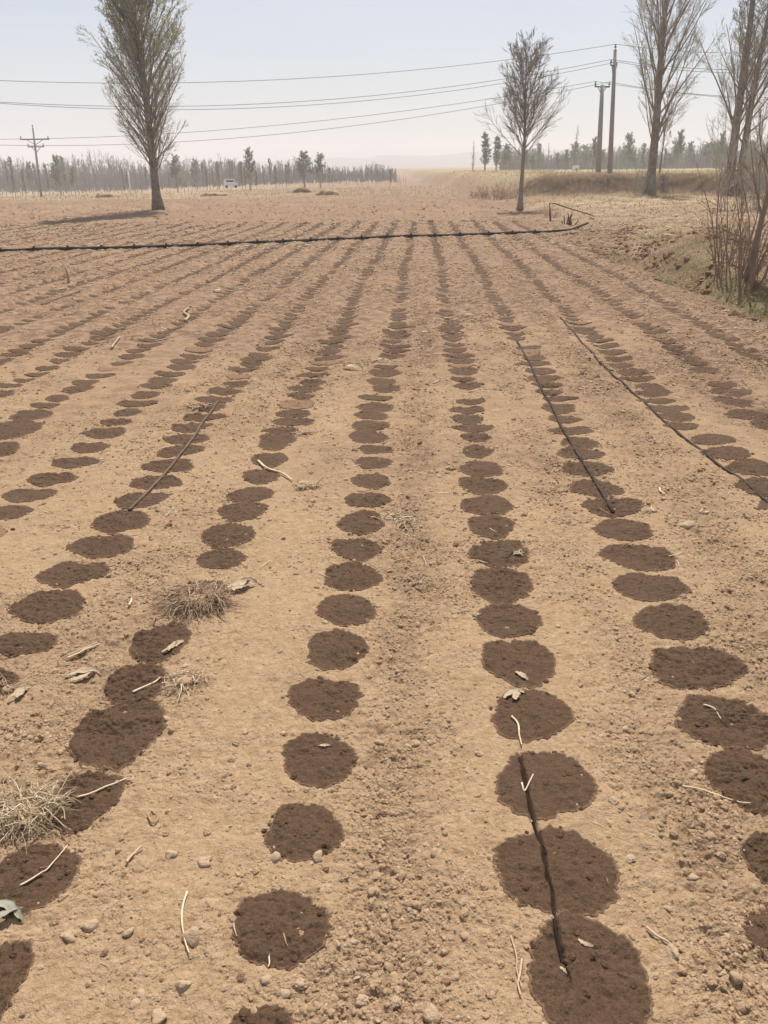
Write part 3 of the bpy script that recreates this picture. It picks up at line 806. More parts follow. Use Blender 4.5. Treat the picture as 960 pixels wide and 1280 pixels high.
def husk_geom(L_, W_, curl, rng, K=14, twist=0.6):
    """a curled dry maize leaf: a thin closed double sheet"""
    t = np.linspace(0, 1, K); s = np.linspace(-1, 1, 5)
    w = W_ * np.sin(math.pi * (0.08 + 0.86 * t)) ** 0.6 * rng.uniform(0.55, 1.1, K)
    bend = curl * np.sin(t * 2.6 + rng.uniform(0, 2))
    cx = (t - 0.5) * L_; cy = bend * L_ * 0.25; cz = 0.25 * W_ + L_ * 0.09 * np.sin(t * 3.1) + 0.02 * L_
    tw = twist * (t - 0.3) * 2
    X = cx[:, None] + 0 * s[None]; Y = cy[:, None] + (w[:, None] / 2) * s[None] * np.cos(tw)[:, None]
    Z = cz[:, None] + (w[:, None] / 2) * s[None] * np.sin(tw)[:, None] + 0.10 * w[:, None] * (s[None] ** 2) * np.sin(t * 9 + 1)[:, None]
    Z = Z + 0.04 * W_ * np.sin(t * 19)[:, None]
    top = np.stack([X, Y, Z], -1).reshape(-1, 3); bot = top - np.array([0, 0, 0.0012])
    m = 5; idx = np.arange(K * m).reshape(K, m)
    Qt = np.stack([idx[:-1, :-1], idx[1:, :-1], idx[1:, 1:], idx[:-1, 1:]], -1).reshape(-1, 4)
    b = K * m
    Qb = Qt[:, ::-1] + b
    rim = np.concatenate([idx[:, 0], idx[-1, 1:], idx[::-1, -1][1:], idx[0, ::-1][1:]])
    Qr = np.array([[rim[i], rim[i + 1], rim[i + 1] + b, rim[i] + b] for i in range(len(rim) - 1)])
    return np.concatenate([top, bot]), np.concatenate([Qt, Qb, Qr])

def place(o, g, rz=0, rx=0, ry=0, up=0.0):
    o.location = (g[0], g[1], float(gz(g[0], g[1])) + up); o.rotation_euler = (rx, ry, rz)

def px_size(g, w): return w / 1000 * (g[1] * math.cos(PITCH) + CAM_H * math.sin(PITCH))

HUSKS = [
 (302, 735, 42, 20, 0.5, 'crumpled bleached maize husk right of the tangled root clump'),
 (104, 845, 44, 15, 0.2, 'pale flat husk strip lying below the dry stick'),
 (216, 806, 34, 11, 0.9, 'narrow bleached husk on the wet patch under the root clump'),
 (10, 1140, 52, 18, -0.3, 'greyish green limp leaf at the left edge'),
 (26, 868, 34, 14, 1.0, 'bent pale husk at the left edge above the straw tuft'),
 (644, 868, 30, 15, 0.7, 'torn white husk on the wet patch right of the track'),
 (652, 843, 20, 10, -0.5, 'small white husk scrap above the torn husk, right row'),
 (405, 927, 16, 6, 0.1, 'tiny pale husk chip on the third left-row circle'),
 (441, 463, 26, 12, 0.0, 'pale paper-like husk on dry soil left of the middle rows'),
 (585, 397, 18, 5, 0.1, 'white scrap right of the middle rows, upper field'),
 (475, 451, 32, 4, 0.0, 'thin white strip lying across the left middle row'),
 (272, 366, 16, 9, 0.8, 'bleached scrap standing out in the left field rows'),
 (446, 1216 - 0, 10, 5, 0.4, 'minute pale chip near the bottom of the middle track'),
 (704, 1210, 12, 6, -0.8, 'white flake beside the buried tape, bottom right of centre'),
 (733, 1172, 20, 8, -0.5, 'pale flake on dry soil beside the lowest wide patch'),
 (565, 357, 10, 4, 0.2, 'very small white scrap high up beside the middle row'),
 (282, 1095 + 200, 10, 5, 0.2, 'pale chip at the bottom edge'),
]
for i, (px, py, w, h, rz, lab) in enumerate(HUSKS):
    if py > 1280: continue
    g = ground_at(px, py); rng = np.random.default_rng(200 + i)
    A = Acc(); V, Q = husk_geom(px_size(g, w), px_size(g, h) * 0.75, rng.uniform(-1, 1), rng, twist=rng.uniform(0.2, 0.9)); A.add(V, Q)
    if w > 28:
        V2, Q2 = husk_geom(px_size(g, w) * 0.7, px_size(g, h) * 0.8, rng.uniform(-1, 1), rng, twist=-0.5)
        c, s_ = math.cos(0.35), math.sin(0.35); V2 = np.stack([V2[:, 0] * c - V2[:, 1] * s_, V2[:, 0] * s_ + V2[:, 1] * c, V2[:, 2] + 0.004], -1); A.add(V2, Q2)
    o = A.obj('dry_husk' if i != 3 else 'limp_leaf', [M_leaf if i == 3 else M_husk])
    place(o, g, rz, up=0.002)
    tag(o, lab, 'husk' if i != 3 else 'leaf', 'bleached husks on the soil' if i != 3 else None)

# single twigs, roots and stems lying on the soil : polylines in picture points
def lay_line(pts, r_px, name, lab, cat, m, group=None, K=18, lift=0.5, taper=0.6, wig=0.004, sides=6):
    P = np.array([ground_at(*p)[:2] for p in pts])
    t = np.linspace(0, len(P) - 1, K); i = np.clip(t.astype(int), 0, len(P) - 2); f = (t - i)[:, None]
    C = P[i] * (1 - f) + P[i + 1] * f
    rng = np.random.default_rng(int(pts[0][0] * 7 + pts[0][1]))
    r = px_size(np.array([0, C[:, 1].mean(), 0]), r_px) / 2
    tt = np.linspace(0, 1, K); ll = np.linalg.norm(P[-1] - P[0])
    if len(P) > 2: C = np.column_stack([np.convolve(np.pad(C[:, j_], 3, 'edge'), np.ones(7) / 7, 'valid') for j_ in (0, 1)])
    C = C + np.column_stack([vn(tt * 3, tt * 0, int(pts[0][0])), vn(tt * 3, tt * 0, int(pts[0][1]) + 7)]) * 0.06 * ll
    Z = gz(C[:, 0], C[:, 1]); Zs = np.convolve(np.pad(Z, 2, 'edge'), np.ones(5) / 5, 'valid')
    Z = 0.3 * np.maximum(Z, Zs) + 0.7 * np.convolve(np.pad(Z, 6, 'edge'), np.ones(13) / 13, 'valid') + r * lift * 2 + 0.0045
    C3 = np.column_stack([C, Z])[None]
    R = (r * (1 - (1 - taper) * np.linspace(0, 1, K)))[None]
    V, Q, T = tubes(C3, R, sides)
    c0 = C3[0].mean(0)
    A = Acc(); A.add(V, Q, T)
    o = A.obj(name, [m], loc=c0)
    return tag(o, lab, cat, group)

lay_line([(80, 821), (96, 814), (126, 803)], 6, 'dry_stick', 'thick dry brown stick lying above the pale husk strip, left', 'stick', M_straw2, lift=0.6)
lay_line([(84, 823), (104, 813), (124, 806)], 3, 'split_straw', 'thin split stem lying along the thick dry stick', 'stick', M_straw, lift=1.2)
lay_line([(155, 1082), (168, 1068), (178, 1055)], 4, 'twig', 'short brown twig between two round stones, lower left', 'twig', M_root, 'twigs and stems on the soil')
lay_line([(234, 1117), (230, 1140), (228, 1180), (241, 1200)], 3, 'bent_straw', 'long bent pale straw curving round the upright stone', 'straw stem', M_straw, 'twigs and stems on the soil')
lay_line([(335, 1190), (338, 1205), (334, 1212)], 2.4, 'dry_straw', 'fine straw on the lower rim of the largest left circle', 'straw stem', M_straw, 'twigs and stems on the soil')
lay_line([(293, 1158), (296, 1175)], 2.6, 'dry_straw', 'short straw on the left rim of the largest left circle', 'straw stem', M_husk, 'twigs and stems on the soil')
lay_line([(355, 1170), (358, 1182)], 2.2, 'dry_straw', 'short straw in the middle of the largest left circle', 'straw stem', M_straw2, 'twigs and stems on the soil')
lay_line([(650, 975), (655, 990), (668, 962)], 2.6, 'dry_straw', 'forked pale straw on the big wet patch right of the track', 'straw stem', M_straw, 'twigs and stems on the soil')
lay_line([(640, 890), (650, 912), (655, 930)], 3, 'dry_straw', 'pale stem below the torn husk, right middle row', 'straw stem', M_straw, 'twigs and stems on the soil')
lay_line([(850, 978), (885, 992), (915, 998), (945, 1003)], 2.6, 'root_strand', 'wavy thin root trailing onto the wide right-hand patch', 'root', M_straw, 'twigs and stems on the soil')
lay_line([(878, 880), (895, 888), (902, 900)], 2.2, 'root_strand', 'fine bent root on the wet patch at the right edge', 'root', M_straw, 'twigs and stems on the soil')
lay_line([(810, 1150), (830, 1168), (850, 1195)], 3.4, 'stalk_piece', 'thin stalk on dry soil near the lower right', 'stalk', M_root, 'twigs and stems on the soil')
lay_line([(650, 1200), (647, 1225), (652, 1250)], 3.5, 'stalk_piece', 'buried stalk beside the lowest wide patch', 'stalk', M_root, 'twigs and stems on the soil')
lay_line([(182, 1015), (192, 1030), (200, 1020)], 2.6, 'root_strand', 'little curled root right of the straw tuft', 'root', M_straw2, 'twigs and stems on the soil')
lay_line([(20, 1110), (50, 1092), (70, 1075), (90, 1048)], 2.6, 'root_strand', 'long thin root crossing the left wet patch', 'root', M_straw, 'twigs and stems on the soil')
lay_line([(86, 1000), (120, 985), (165, 972)], 3, 'dry_straw', 'pale stem leading right from the straw tuft', 'straw stem', M_straw, 'twigs and stems on the soil')
lay_line([(163, 866), (185, 856), (205, 846)], 3.4, 'dry_straw', 'straight pale stem reaching onto the wet patch, left', 'straw stem', M_straw, 'twigs and stems on the soil')
lay_line([(160, 757), (165, 748)], 3.6, 'dry_straw', 'short pale stub on dry soil left of the root clump', 'straw stem', M_straw, 'twigs and stems on the soil')
lay_line([(318, 575), (345, 590), (372, 602)], 3.4, 'dry_straw', 'straight stem pointing at the small straw heap', 'straw stem', M_straw, 'twigs and stems on the soil')
lay_line([(824, 610), (830, 618)], 3, 'dry_straw', 'short pale stub right of the black tape', 'straw stem', M_straw, 'twigs and stems on the soil')
lay_line([(640, 1170), (646, 1210), (656, 1235)], 2.2, 'root_strand', 'thin root down the left side of lowest wide patch', 'root', M_root, 'twigs and stems on the soil')
lay_line([(138, 438), (148, 424)], 3, 'dry_straw', 'white sliver lying among the left rows', 'straw stem', M_husk, 'twigs and stems on the soil')
lay_line([(228, 402), (236, 388)], 4, 'dry_straw', 'pale stub among the left rows nearer the tree', 'straw stem', M_husk, 'twigs and stems on the soil')

# tangled root and straw clumps
def clump(px, py, w, h, n_, lab, m0, m1, seed, name='root_clump', cat='root clump', thick=1.0, lump=True, spread=1.0):
    g = ground_at(px, py + h * 0.25); rng = np.random.default_rng(seed)
    rx = px_size(g, w) / 2; rz_ = px_size(g, h) / 2
    root = empty(name, (g[0], g[1], float(gz(g[0], g[1]))), lab, cat, 'tangled root and straw clumps')
    if lump:
        V, T = ICO[3]
        J = 1 + 0.22 * vn(V[:, 0] * 3 + seed, V[:, 1] * 3 + V[:, 2] * 2, 5) + 0.12 * vn(V[:, 0] * 8, V[:, 1] * 8 + V[:, 2] * 5, 6)
        A = Acc(); A.add(V * J[:, None] * np.array([rx * 0.42, rx * 0.36, rz_ * 0.22]) + np.array([0, 0, rz_ * 0.15]), None, T)
        A.obj('soil_lump', [M_clod], root)
    A = Acc()
    N_ = n_; K = 8
    a = rng.uniform(0, 6.28, N_); el = rng.uniform(0.0, 1.2, N_)
    P0 = np.stack([np.cos(a) * rx * 0.85 * rng.uniform(0, 1, N_) ** 0.6, np.sin(a) * rx * 0.6 * rng.uniform(0, 1, N_) ** 0.6, rz_ * rng.uniform(0.02, 0.5, N_)], -1)
    d = np.stack([np.cos(a) * np.cos(el), np.sin(a) * np.cos(el) * 0.8, np.sin(el) * 0.38], -1)
    b_ = a + rng.normal(0, 1.5, N_); d = np.stack([np.cos(b_) * np.cos(el), np.sin(b_) * np.cos(el) * 0.7, np.sin(el) * 0.3 * rng.uniform(-0.2, 2.2, N_)], -1)
    Ls = rx * rng.uniform(0.25, 1.1, N_) * spread
    P = [P0]
    for k in range(K - 1):
        d = unit(d + rng.normal(0, 0.22, (N_, 3)) - np.array([0, 0, 0.16]))
        p = P[-1] + d * (Ls / (K - 1))[:, None]
        p[:, 2] = np.maximum(p[:, 2], 0.002 + 0.01 * rng.uniform(0, 1, N_))
        P.append(p)
    P = np.stack(P, 1)
    r = px_size(g, 1.5) / 2 * thick
    R = r * (0.45 + 1.4 * rng.uniform(0, 1, (N_, 1)) ** 3) * np.linspace(1.1, 0.35, K)[None]
    V, Q, T = tubes(P, R, 4)
    A.add(V, Q, T[:0] if T is None else None, m=np.repeat((rng.uniform(0, 1, N_) < 0.4).astype(int), (K - 1) * 4))
    A.obj('root_fibres', [m0, m1], root)
    return root
clump(246, 738, 92, 66, 620, 'big pinkish brown tangle of fine roots over the left wet row', M_root, M_straw2, 31, thick=0.8)
clump(232, 843, 62, 42, 90, 'clod with pale stems below the big root tangle', M_straw, M_straw2, 32, spread=1.2)
clump(30, 1000, 104, 70, 520, 'spiky tuft of pale straw and roots at the left edge', M_straw, M_straw2, 33, name='straw_tuft', cat='straw tuft', thick=0.85, spread=1.1)
clump(384, 605, 30, 20, 90, 'small heap of straw at the end of a stem', M_straw, M_straw2, 34, name='straw_heap', cat='straw heap', lump=False)
clump(488, 643, 62, 20, 60, 'thin scatter of straw beside the left middle row', M_straw, M_husk, 35, name='straw_heap', cat='straw heap', lump=False)
clump(10, 850, 40, 34, 60, 'dark clod with dead stems cut by the left edge', M_straw2, M_root, 36)
clump(375, 540, 26, 12, 60, 'small dark weed clod in the second left row', M_straw2, M_root, 37)
clump(246, 508, 30, 12, 60, 'flat dark weed clod beside the dusty tape', M_straw2, M_root, 38)
clump(648, 690, 16, 10, 30, 'little straw knot on the right middle row', M_straw, M_husk, 39, name='straw_heap', cat='straw heap', lump=False)
clump(565, 582, 14, 12, 30, 'small upright clod left of the right middle row', M_straw2, M_straw, 40)
clump(814, 637, 16, 8, 24, 'pale straw wisp right of the tape row', M_straw, M_husk, 41, name='straw_heap', cat='straw heap', lump=False)
clump(880, 640 + 0, 16, 8, 24, 'pale straw wisp just beyond the brown stone', M_straw, M_husk, 42, name='straw_heap', cat='straw heap', lump=False)
clump(484, 363, 12, 6, 24, 'dark little clod between the two middle rows, upper field', M_root, M_straw2, 43)

# standing pale stalk among the far left rows
g = ground_at(86, 355)
A = Acc(); V, Q, T = tubes(np.array([[(0, 0, -0.02), (0.004, 0, 0.08), (-0.004, 0.004, 0.17), (-0.012, 0, 0.24)]]), np.array([[.022, .02, .018, .012]]), 6); A.add(V, Q, T)
o = A.obj('standing_stalk', [M_husk]); place(o, g); tag(o, 'pale upright stalk stub standing among the far left rows', 'stalk')

# ------------------------------------------------------------------ drip tapes and main hose
TG = 'drip tapes laid along the rows'
def tape(pts, w, name, lab, m, K=60, lift=0.4, flat=0.45, wig=0.003):
    P = np.array([ground_at(*p)[:2] for p in pts])
    seg = np.concatenate([[0], np.cumsum(np.linalg.norm(np.diff(P, axis=0), axis=1))])
    t = np.linspace(0, seg[-1], K)
    C = np.column_stack([np.interp(t, seg, P[:, 0]), np.interp(t, seg, P[:, 1])])
    C[:, 0] += wig * 2 * vn(t * 1.1, t * 0, 501) + wig * vn(t * 4, t * 0, 502)
    Z = gz(C[:, 0], C[:, 1]); ker = np.ones(7) / 7
    Zs = np.convolve(np.pad(Z, 3, 'edge'), ker, 'valid'); Z = Zs + w * lift
    V, Q, T = tubes(np.column_stack([C, Z])[None], np.full((1, K), w / 2), 8)
    V = V.reshape(K, 8, 3); V[:, :, 2] = Z[:, None] + (V[:, :, 2] - Z[:, None]) * flat; V = V.reshape(-1, 3)
    c0 = np.array([C[:, 0].mean(), C[:, 1].mean(), 0])
    A = Acc(); A.add(V, Q, T)
    return tag(A.obj(name, [m], loc=c0), lab, 'drip tape', TG)
tape([(645, 424), (660, 452), (684, 498), (702, 532), (722, 568), (742, 598), (752, 612), (768, 640)], 0.017, 'drip_tape', 'straight black drip tape over the second row right of the track', M_tape, 110, lift=0.75)
tape([(700, 398), (730, 432), (765, 466), (800, 497), (830, 527), (870, 558), (905, 585), (935, 606), (985, 650)], 0.018, 'drip_tape', 'long black drip tape beside the third row right of the track', M_tape, 160, lift=0.35)
tape([(272, 503), (258, 522), (240, 546), (222, 572), (200, 600), (180, 622), (163, 640)], 0.018, 'drip_tape', 'dusty brown drip tape over the third row on the left', M_tape2, 110, lift=0.7)
yy_ = np.linspace(_gp[0, 1] + 0.01, _gp[-1, 1] - 0.05, 120); C_ = np.column_stack([groove_x(yy_), yy_, 0.5 * (gz(groove_x(yy_) - 0.03, yy_) + gz(groove_x(yy_) + 0.03, yy_)) - 0.011])
A = Acc(); V, Q, T = tubes(C_[None], np.full((1, 120), 0.0032), 8); A.add(V, Q, T)
tag(A.obj('drip_tape', [M_buried], loc=(C_[60, 0], C_[60, 1], 0)), 'half buried black tape in a slit through the big right-hand wet patches', 'drip tape', TG)
tape([(52, 382), (80, 374), (104, 366)], 0.03, 'drip_tape', 'short dark tape piece showing in the far left rows', M_tape2, 30, lift=0.6)
tape([(640, 690), (632, 700)], 0.012, 'drip_tape', 'stub of tape showing on a small right row patch', M_tape, 12)

def main_hose():
    pts = [(-160, 320), (0, 315), (150, 311.5), (300, 306), (400, 301.5), (480, 298), (560, 295.5), (640, 292.5), (690, 290.5), (702, 290)]
    P = np.array([ground_at(*p)[:2] for p in pts])
    seg = np.concatenate([[0], np.cumsum(np.linalg.norm(np.diff(P, axis=0), axis=1))]); K = 260
    t = np.linspace(0, seg[-1], K)
    C = np.column_stack([np.interp(t, seg, P[:, 0]), np.interp(t, seg, P[:, 1])])
    C[:, 1] += 0.10 * vn(t * 0.35, t * 0, 511); C[:, 0] += 0 * t
    Z = np.convolve(np.pad(gz(C[:, 0], C[:, 1]), 6, 'edge'), np.ones(13) / 13, 'valid') + 0.03
    C3 = np.column_stack([C, Z])
    # the end turns towards the right and lifts a little
    e = C3[-1]
    endp = [at_y(px, py, yy) for px, py, yy in [(712, 287.5, e[1] + 0.15), (722, 284, e[1] + 0.35), (735, 278.5, e[1] + 0.6)]]
    C3 = np.concatenate([C3, endp])
    K = len(C3)
    root = empty('main_hose', (0, e[1], 0), 'long black main hose lying across all the rows', 'hose')
    R = np.full((1, K), 0.033) + 0.004 * vn(np.arange(K) * 0.4, np.zeros(K), 3)[None]
    V, Q, T = tubes(C3[None], R, 12); A = Acc(); A.add(V - np.array([0, e[1], 0]), Q, T); A.obj('hose', [M_pipe], root)
    # couplings where the tapes branch off
    for j in range(0, 260, 1):
        pass
    for q0 in ROWS:
        x_ = None
        d = np.abs(C3[:-3, 0] - AZT * C3[:-3, 1] - q0); j = int(d.argmin())
        if d[j] > 0.15 or j < 3 or j > K - 8: continue
        p = C3[j]
        A = Acc(); V, Q, T = tubes(np.array([[p + np.array([-0.035, 0, 0]), p + np.array([0.035, 0, 0])]]), np.full((1, 2), 0.041), 12); A.add(V, Q, T)
        V, Q, T = tubes(np.array([[p, p + np.array([0, 0, 0.065])]]), np.full((1, 2), 0.02), 8); A.add(V, Q, T)
        A.V = [v - np.array([0, e[1], 0]) for v in A.V]
        A.obj('coupling', [M_tape], root)
main_hose()

# bent rod frame and stump behind the hose end
g = ground_at(688, 276)
yy = g[1]
rod = np.stack([at_y(688, 278, yy), at_y(687.5, 265, yy), at_y(687, 254, yy), at_y(694, 254.5, yy), at_y(710, 260, yy - 0.3), at_y(735, 267.5, yy - 0.7), at_y(752, 273.5, yy - 1.0)])
rod[0, 2] = float(gz(rod[0, 0], rod[0, 1])) - 0.02
A = Acc(); V, Q, T = tubes(rod[None], np.array([[.035, .03, .028, .025, .022, .02, .018]]), 6); A.add(V, Q, T)
tag(A.obj('bent_branch', [M_rod], loc=rod[0]), 'thin bent branch propped up behind the hose end', 'branch')
g = ground_at(710, 282)
A = Acc(); rng = np.random.default_rng(77)
root = empty('stalk_stump', (g[0], g[1], float(base_h(g[0], g[1]))), 'stump of broken upright stalks at the hose end', 'stump')
N_ = 14; P0 = np.stack([rng.normal(0, .07, N_), rng.normal(0, .05, N_), np.full(N_, -0.03)], -1)
tip = P0 + np.stack([rng.normal(0, .09, N_), rng.normal(0, .05, N_), rng.uniform(0.16, 0.42, N_)], -1)
V, Q, T = tubes(np.stack([P0, (P0 + tip) / 2, tip], 1), np.tile(np.array([.024, .019, .011]), (N_, 1)), 5); A.add(V, Q, T)
A.obj('stalks', [M_rod], root)

# ------------------------------------------------------------------ trees
def grow(P0, d0, Ls, K, up, wig, rng):
    """grow N shoots at once -> (N,K,3)"""
    N_ = len(P0); P = [P0]; d = unit(d0)
    for k in range(K - 1):
        d = unit(d + np.array([0, 0, 1.0]) * up + rng.normal(0, wig, (N_, 3)))
        P.append(P[-1] + d * (Ls / (K - 1))[:, None])
    return np.stack(P, 1)

def offshoots(P, R, n_, ang, frac, tmin, rng, tmax=0.95):
    """children points, directions, lengths factor, radii from parents"""
    N_, K, _ = P.shape
    par = np.repeat(np.arange(N_), n_); t = rng.uniform(tmin, tmax, len(par)) * (K - 1)
    i = np.clip(t.astype(int), 0, K - 2); f = (t - i)[:, None]
    p = P[par, i] * (1 - f) + P[par, i + 1] * f
    T = unit(P[par, i + 1] - P[par, i])
    r = R[par, i] * (1 - f[:, 0]) + R[par, i + 1] * f[:, 0]
    rnd = unit(np.cross(T, rng.normal(size=T.shape)))
    a = rng.uniform(ang[0], ang[1], len(par))[:, None]
    d = T * np.cos(a) + rnd * np.sin(a)
    plen = np.linalg.norm(np.diff(P, axis=1), axis=2).sum(1)[par]
    rem = 1 - t / (K - 1)
    return p, d, plen * (frac[0] + (frac[1] - frac[0]) * rng.uniform(0, 1, len(par))) * (0.45 + 0.55 * rem), r, t / (K - 1)

def make_tree(name, loc, H, r0, start, n1, env, ang, lab, cat='tree', group=None, seed=1, lean=(0, 0), n2=9, n3=6, tw=0.006,
              up=0.06, bud=0, bud_mat=None, bud_size=0.02, trunk_mat=None, twig_mat=None, trunks=1, bud_from=0.0, sides=10, top_r=0.15, ang_fall=0.0, wig=0.05):
    rng = np.random.default_rng(seed)
    root = empty(name, loc, lab, cat, group)
    K = 22
    TP = []; TR = []
    for j in range(trunks):
        t = np.linspace(0, 1, K)
        off = np.array([0.0, 0.0]) if trunks == 1 else np.array([(-0.3, 0.45)[j % 2] * 1.2 * r0 * 2.2, 0.1 * j])
        lx = lean[0] + (0 if trunks == 1 else (-0.015, 0.03)[j % 2]); ly = lean[1]
        ph = rng.uniform(0, 6)
        x = off[0] + lx * H * t + 0.012 * H * np.sin(t * 7 + ph) * t; y = off[1] + ly * H * t + 0.010 * H * np.cos(t * 6 + ph) * t
        z = -0.06 + H * t * (1 if j == 0 else 0.93)
        TP.append(np.stack([x, y, z], -1))
        TR.append(r0 * (1 if j == 0 else 0.8) * ((1 - t) ** 0.85 * (1 - top_r * 0.2) + 0.02) * (1 + 0.75 * np.exp(-t * H / 0.35) + 0.0 * t))
    TP = np.stack(TP); TR = np.stack(TR)
    V, Q, T = tubes(TP, TR, sides)
    jit = vn(V[:, 2] * 3.1, np.arctan2(V[:, 1], V[:, 0]) * 2, seed) * 0.06 * r0
    V[:, :2] += jit[:, None]
    A = Acc(); A.add(V, Q, T); A.obj('trunk', [trunk_mat or M_bark], root)
    # primary limbs
    per = n1
    C = Acc()
    par = np.repeat(np.arange(trunks), per)
    tt = np.tile(start + (1 - start) * (np.arange(per) + 0.5) / per, trunks) + rng.normal(0, 0.01, per * trunks)
    tt = np.clip(tt, start, 0.985)
    i = np.clip((tt * (K - 1)).astype(int), 0, K - 2); f = (tt * (K - 1) - i)[:, None]
    p0 = TP[par, i] * (1 - f) + TP[par, i + 1] * f; rr = TR[par, i]
    az = np.arange(len(tt)) * 2.39996 + rng.uniform(-.5, .5, len(tt))
    el = rng.uniform(ang[0], ang[1], len(tt)) * (1 - ang_fall * smooth(0.1, 0.75, tt))
    d = np.stack([np.cos(az) * np.sin(el), np.sin(az) * np.sin(el), np.cos(el)], -1)
    Ls = np.array([env(v) for v in tt]) * rng.uniform(0.72, 1.06, len(tt))
    P1 = grow(p0, d, Ls, 9, up, wig, rng)
    R1 = np.minimum(rr * 0.45, (0.006 + 0.0055 * Ls) * (1.7 if H > 12 else 1.0))[:, None] * np.linspace(1, 0.22, 9)[None]
    V, Q, T = tubes(P1, R1, 5, cap=False); C.add(V, Q)
    p, d, l_, r_, _ = offshoots(P1, R1, n2, (0.3, 0.75), (0.28, 0.55), 0.15, rng)
    P2 = grow(p, d, l_, 6, up * 1.2, wig * 1.3, rng); R2 = np.clip(r_ * 0.55, tw * 1.1, 0.010)[:, None] * np.linspace(1, 0.4, 6)[None]
    V, Q, T = tubes(P2, R2, 3, cap=False); C.add(V, Q, m=1)
    p, d, l_, r_, _ = offshoots(P2, R2, n3, (0.25, 0.7), (0.35, 0.7), 0.15, rng)
    P3 = grow(p, d, l_, 4, up * 1.4, wig * 1.5, rng); R3 = np.full((len(p), 4), tw) * np.linspace(1, 0.5, 4)[None]
    V, Q, T = tubes(P3, R3, 3, cap=False); C.add(V, Q, m=1)
    if bud:
        p, d, l_, r_, _ = offshoots(P3, R3, bud, (0.2, 1.2), (0.1, 0.2), 0.1, rng, 1.0)
        hz = p[:, 2] / H
        keep = rng.uniform(0, 1, len(p)) < smooth(bud_from - 0.15, bud_from + 0.25, hz)
        p = p[keep]; d = unit(d[keep] + rng.normal(0, 0.4, (keep.sum(), 3)))
        w = unit(np.cross(d, rng.normal(size=d.shape))); s_ = bud_size * rng.uniform(0.5, 1.4, len(p))[:, None]
        Vb = np.stack([p, p + d * s_ + w * s_ * 0.35, p + d * s_ * 2.0, p + d * s_ - w * s_ * 0.35], 1).reshape(-1, 3)
        C.add(Vb, np.arange(len(Vb)).reshape(-1, 4), m=2)
    C.obj('crown', [trunk_mat or M_bark, twig_mat or M_branch, bud_mat or M_bud], root)
    return root

def rel(px, py, yy=None):
    g = ground_at(px, py)
    return np.array([g[0], g[1], float(base_h(g[0], g[1]))])

# tall budding poplar on the left
g = rel(198, 262)
sc_ = g[1] / 32.0
make_tree('poplar_tree', g, 11.4 * sc_, 0.185, 0.10, 190,
          lambda t: float(np.interp(t, [0.1, 0.2, 0.4, 0.6, 0.8, 1.0], [2.4, 3.2, 3.1, 2.6, 1.9, 0.9])),
          (0.50, 0.84), 'tall oval poplar coming into grey-green bud, alone on the left', group=None, seed=4, n2=11, n3=8, tw=0.0055,
          up=0.035, bud=7, bud_size=0.04, bud_from=0.42, lean=(-0.012, 0), bud_mat=M_bud, ang_fall=0.45, wig=0.035)
# small bare tree in the middle right
g = rel(650, 262)
make_tree('bare_tree', g, 5.1 * g[1] / 32, 0.10, 0.36, 80, lambda t: 3.0 * (1.10 - 0.72 * t), (0.35, 1.0),
          'small bare fan-shaped tree at the end of the rows', seed=9, n2=11, n3=5, tw=0.0062, up=0.03, bud=0, bud_size=0.028, bud_from=0.3,
          lean=(0.0, 0), trunk_mat=M_bark_d, twig_mat=M_bark_d, bud_mat=M_bark_d, wig=0.03)
# tall airy poplar right of the poles
g = at_y(812, 240, 47.5); g[2] = float(base_h(g[0], g[1]))
make_tree('poplar_tree', g, 15.0, 0.25, 0.13, 62, lambda t: 5.6 * (0.55 + 0.45 * math.sin(math.pi * min(1, t * 1.3))) * (1.12 - 0.75 * t), (0.36, 0.82),
          'tall bare poplar with an airy crown right of the two poles', seed=12, n2=11, n3=8, tw=0.0075, up=0.04, bud=2, bud_size=0.035,
          bud_from=0.2, lean=(-0.022, 0), bud_mat=M_bud2)
g = at_y(822, 238, 50.5); g[2] = float(base_h(g[0], g[1])) - 0.05
make_tree('young_tree', g, 4.4, 0.05, 0.3, 26, lambda t: 1.5 * (1.1 - 0.8 * t), (0.3, 0.7), 'thin young tree just right of the airy poplar trunk', seed=13,
          n2=8, n3=6, tw=0.008, up=0.1, trunk_mat=M_bark_d)
# two-stemmed big poplar at the right edge
g = at_y(916, 238, 46.5); g[2] = float(base_h(g[0], g[1]))
make_tree('poplar_tree', g, 15.5, 0.26, 0.16, 50, lambda t: 5.4 * (1.12 - 0.6 * t) * (0.7 + 0.3 * math.sin(t * 9)), (0.35, 0.85),
          'twin-stemmed big poplar with budding crown at the right edge', seed=21, n2=11, n3=8, tw=0.0075, up=0.04, bud=3, bud_size=0.04,
          bud_from=0.45, trunks=2, lean=(-0.02, 0), bud_mat=M_bud2)
g = at_y(990, 240, 45); g[2] = float(base_h(g[0], g[1]))
make_tree('poplar_tree', g, 14.0, 0.26, 0.16, 60, lambda t: 4.4 * (1.12 - 0.6 * t), (0.35, 0.85),
          'poplar whose left branches reach in at the right edge', seed=23, n2=10, n3=7, tw=0.0075, up=0.04, bud=3, bud_size=0.04, bud_from=0.35, bud_mat=M_bud2)

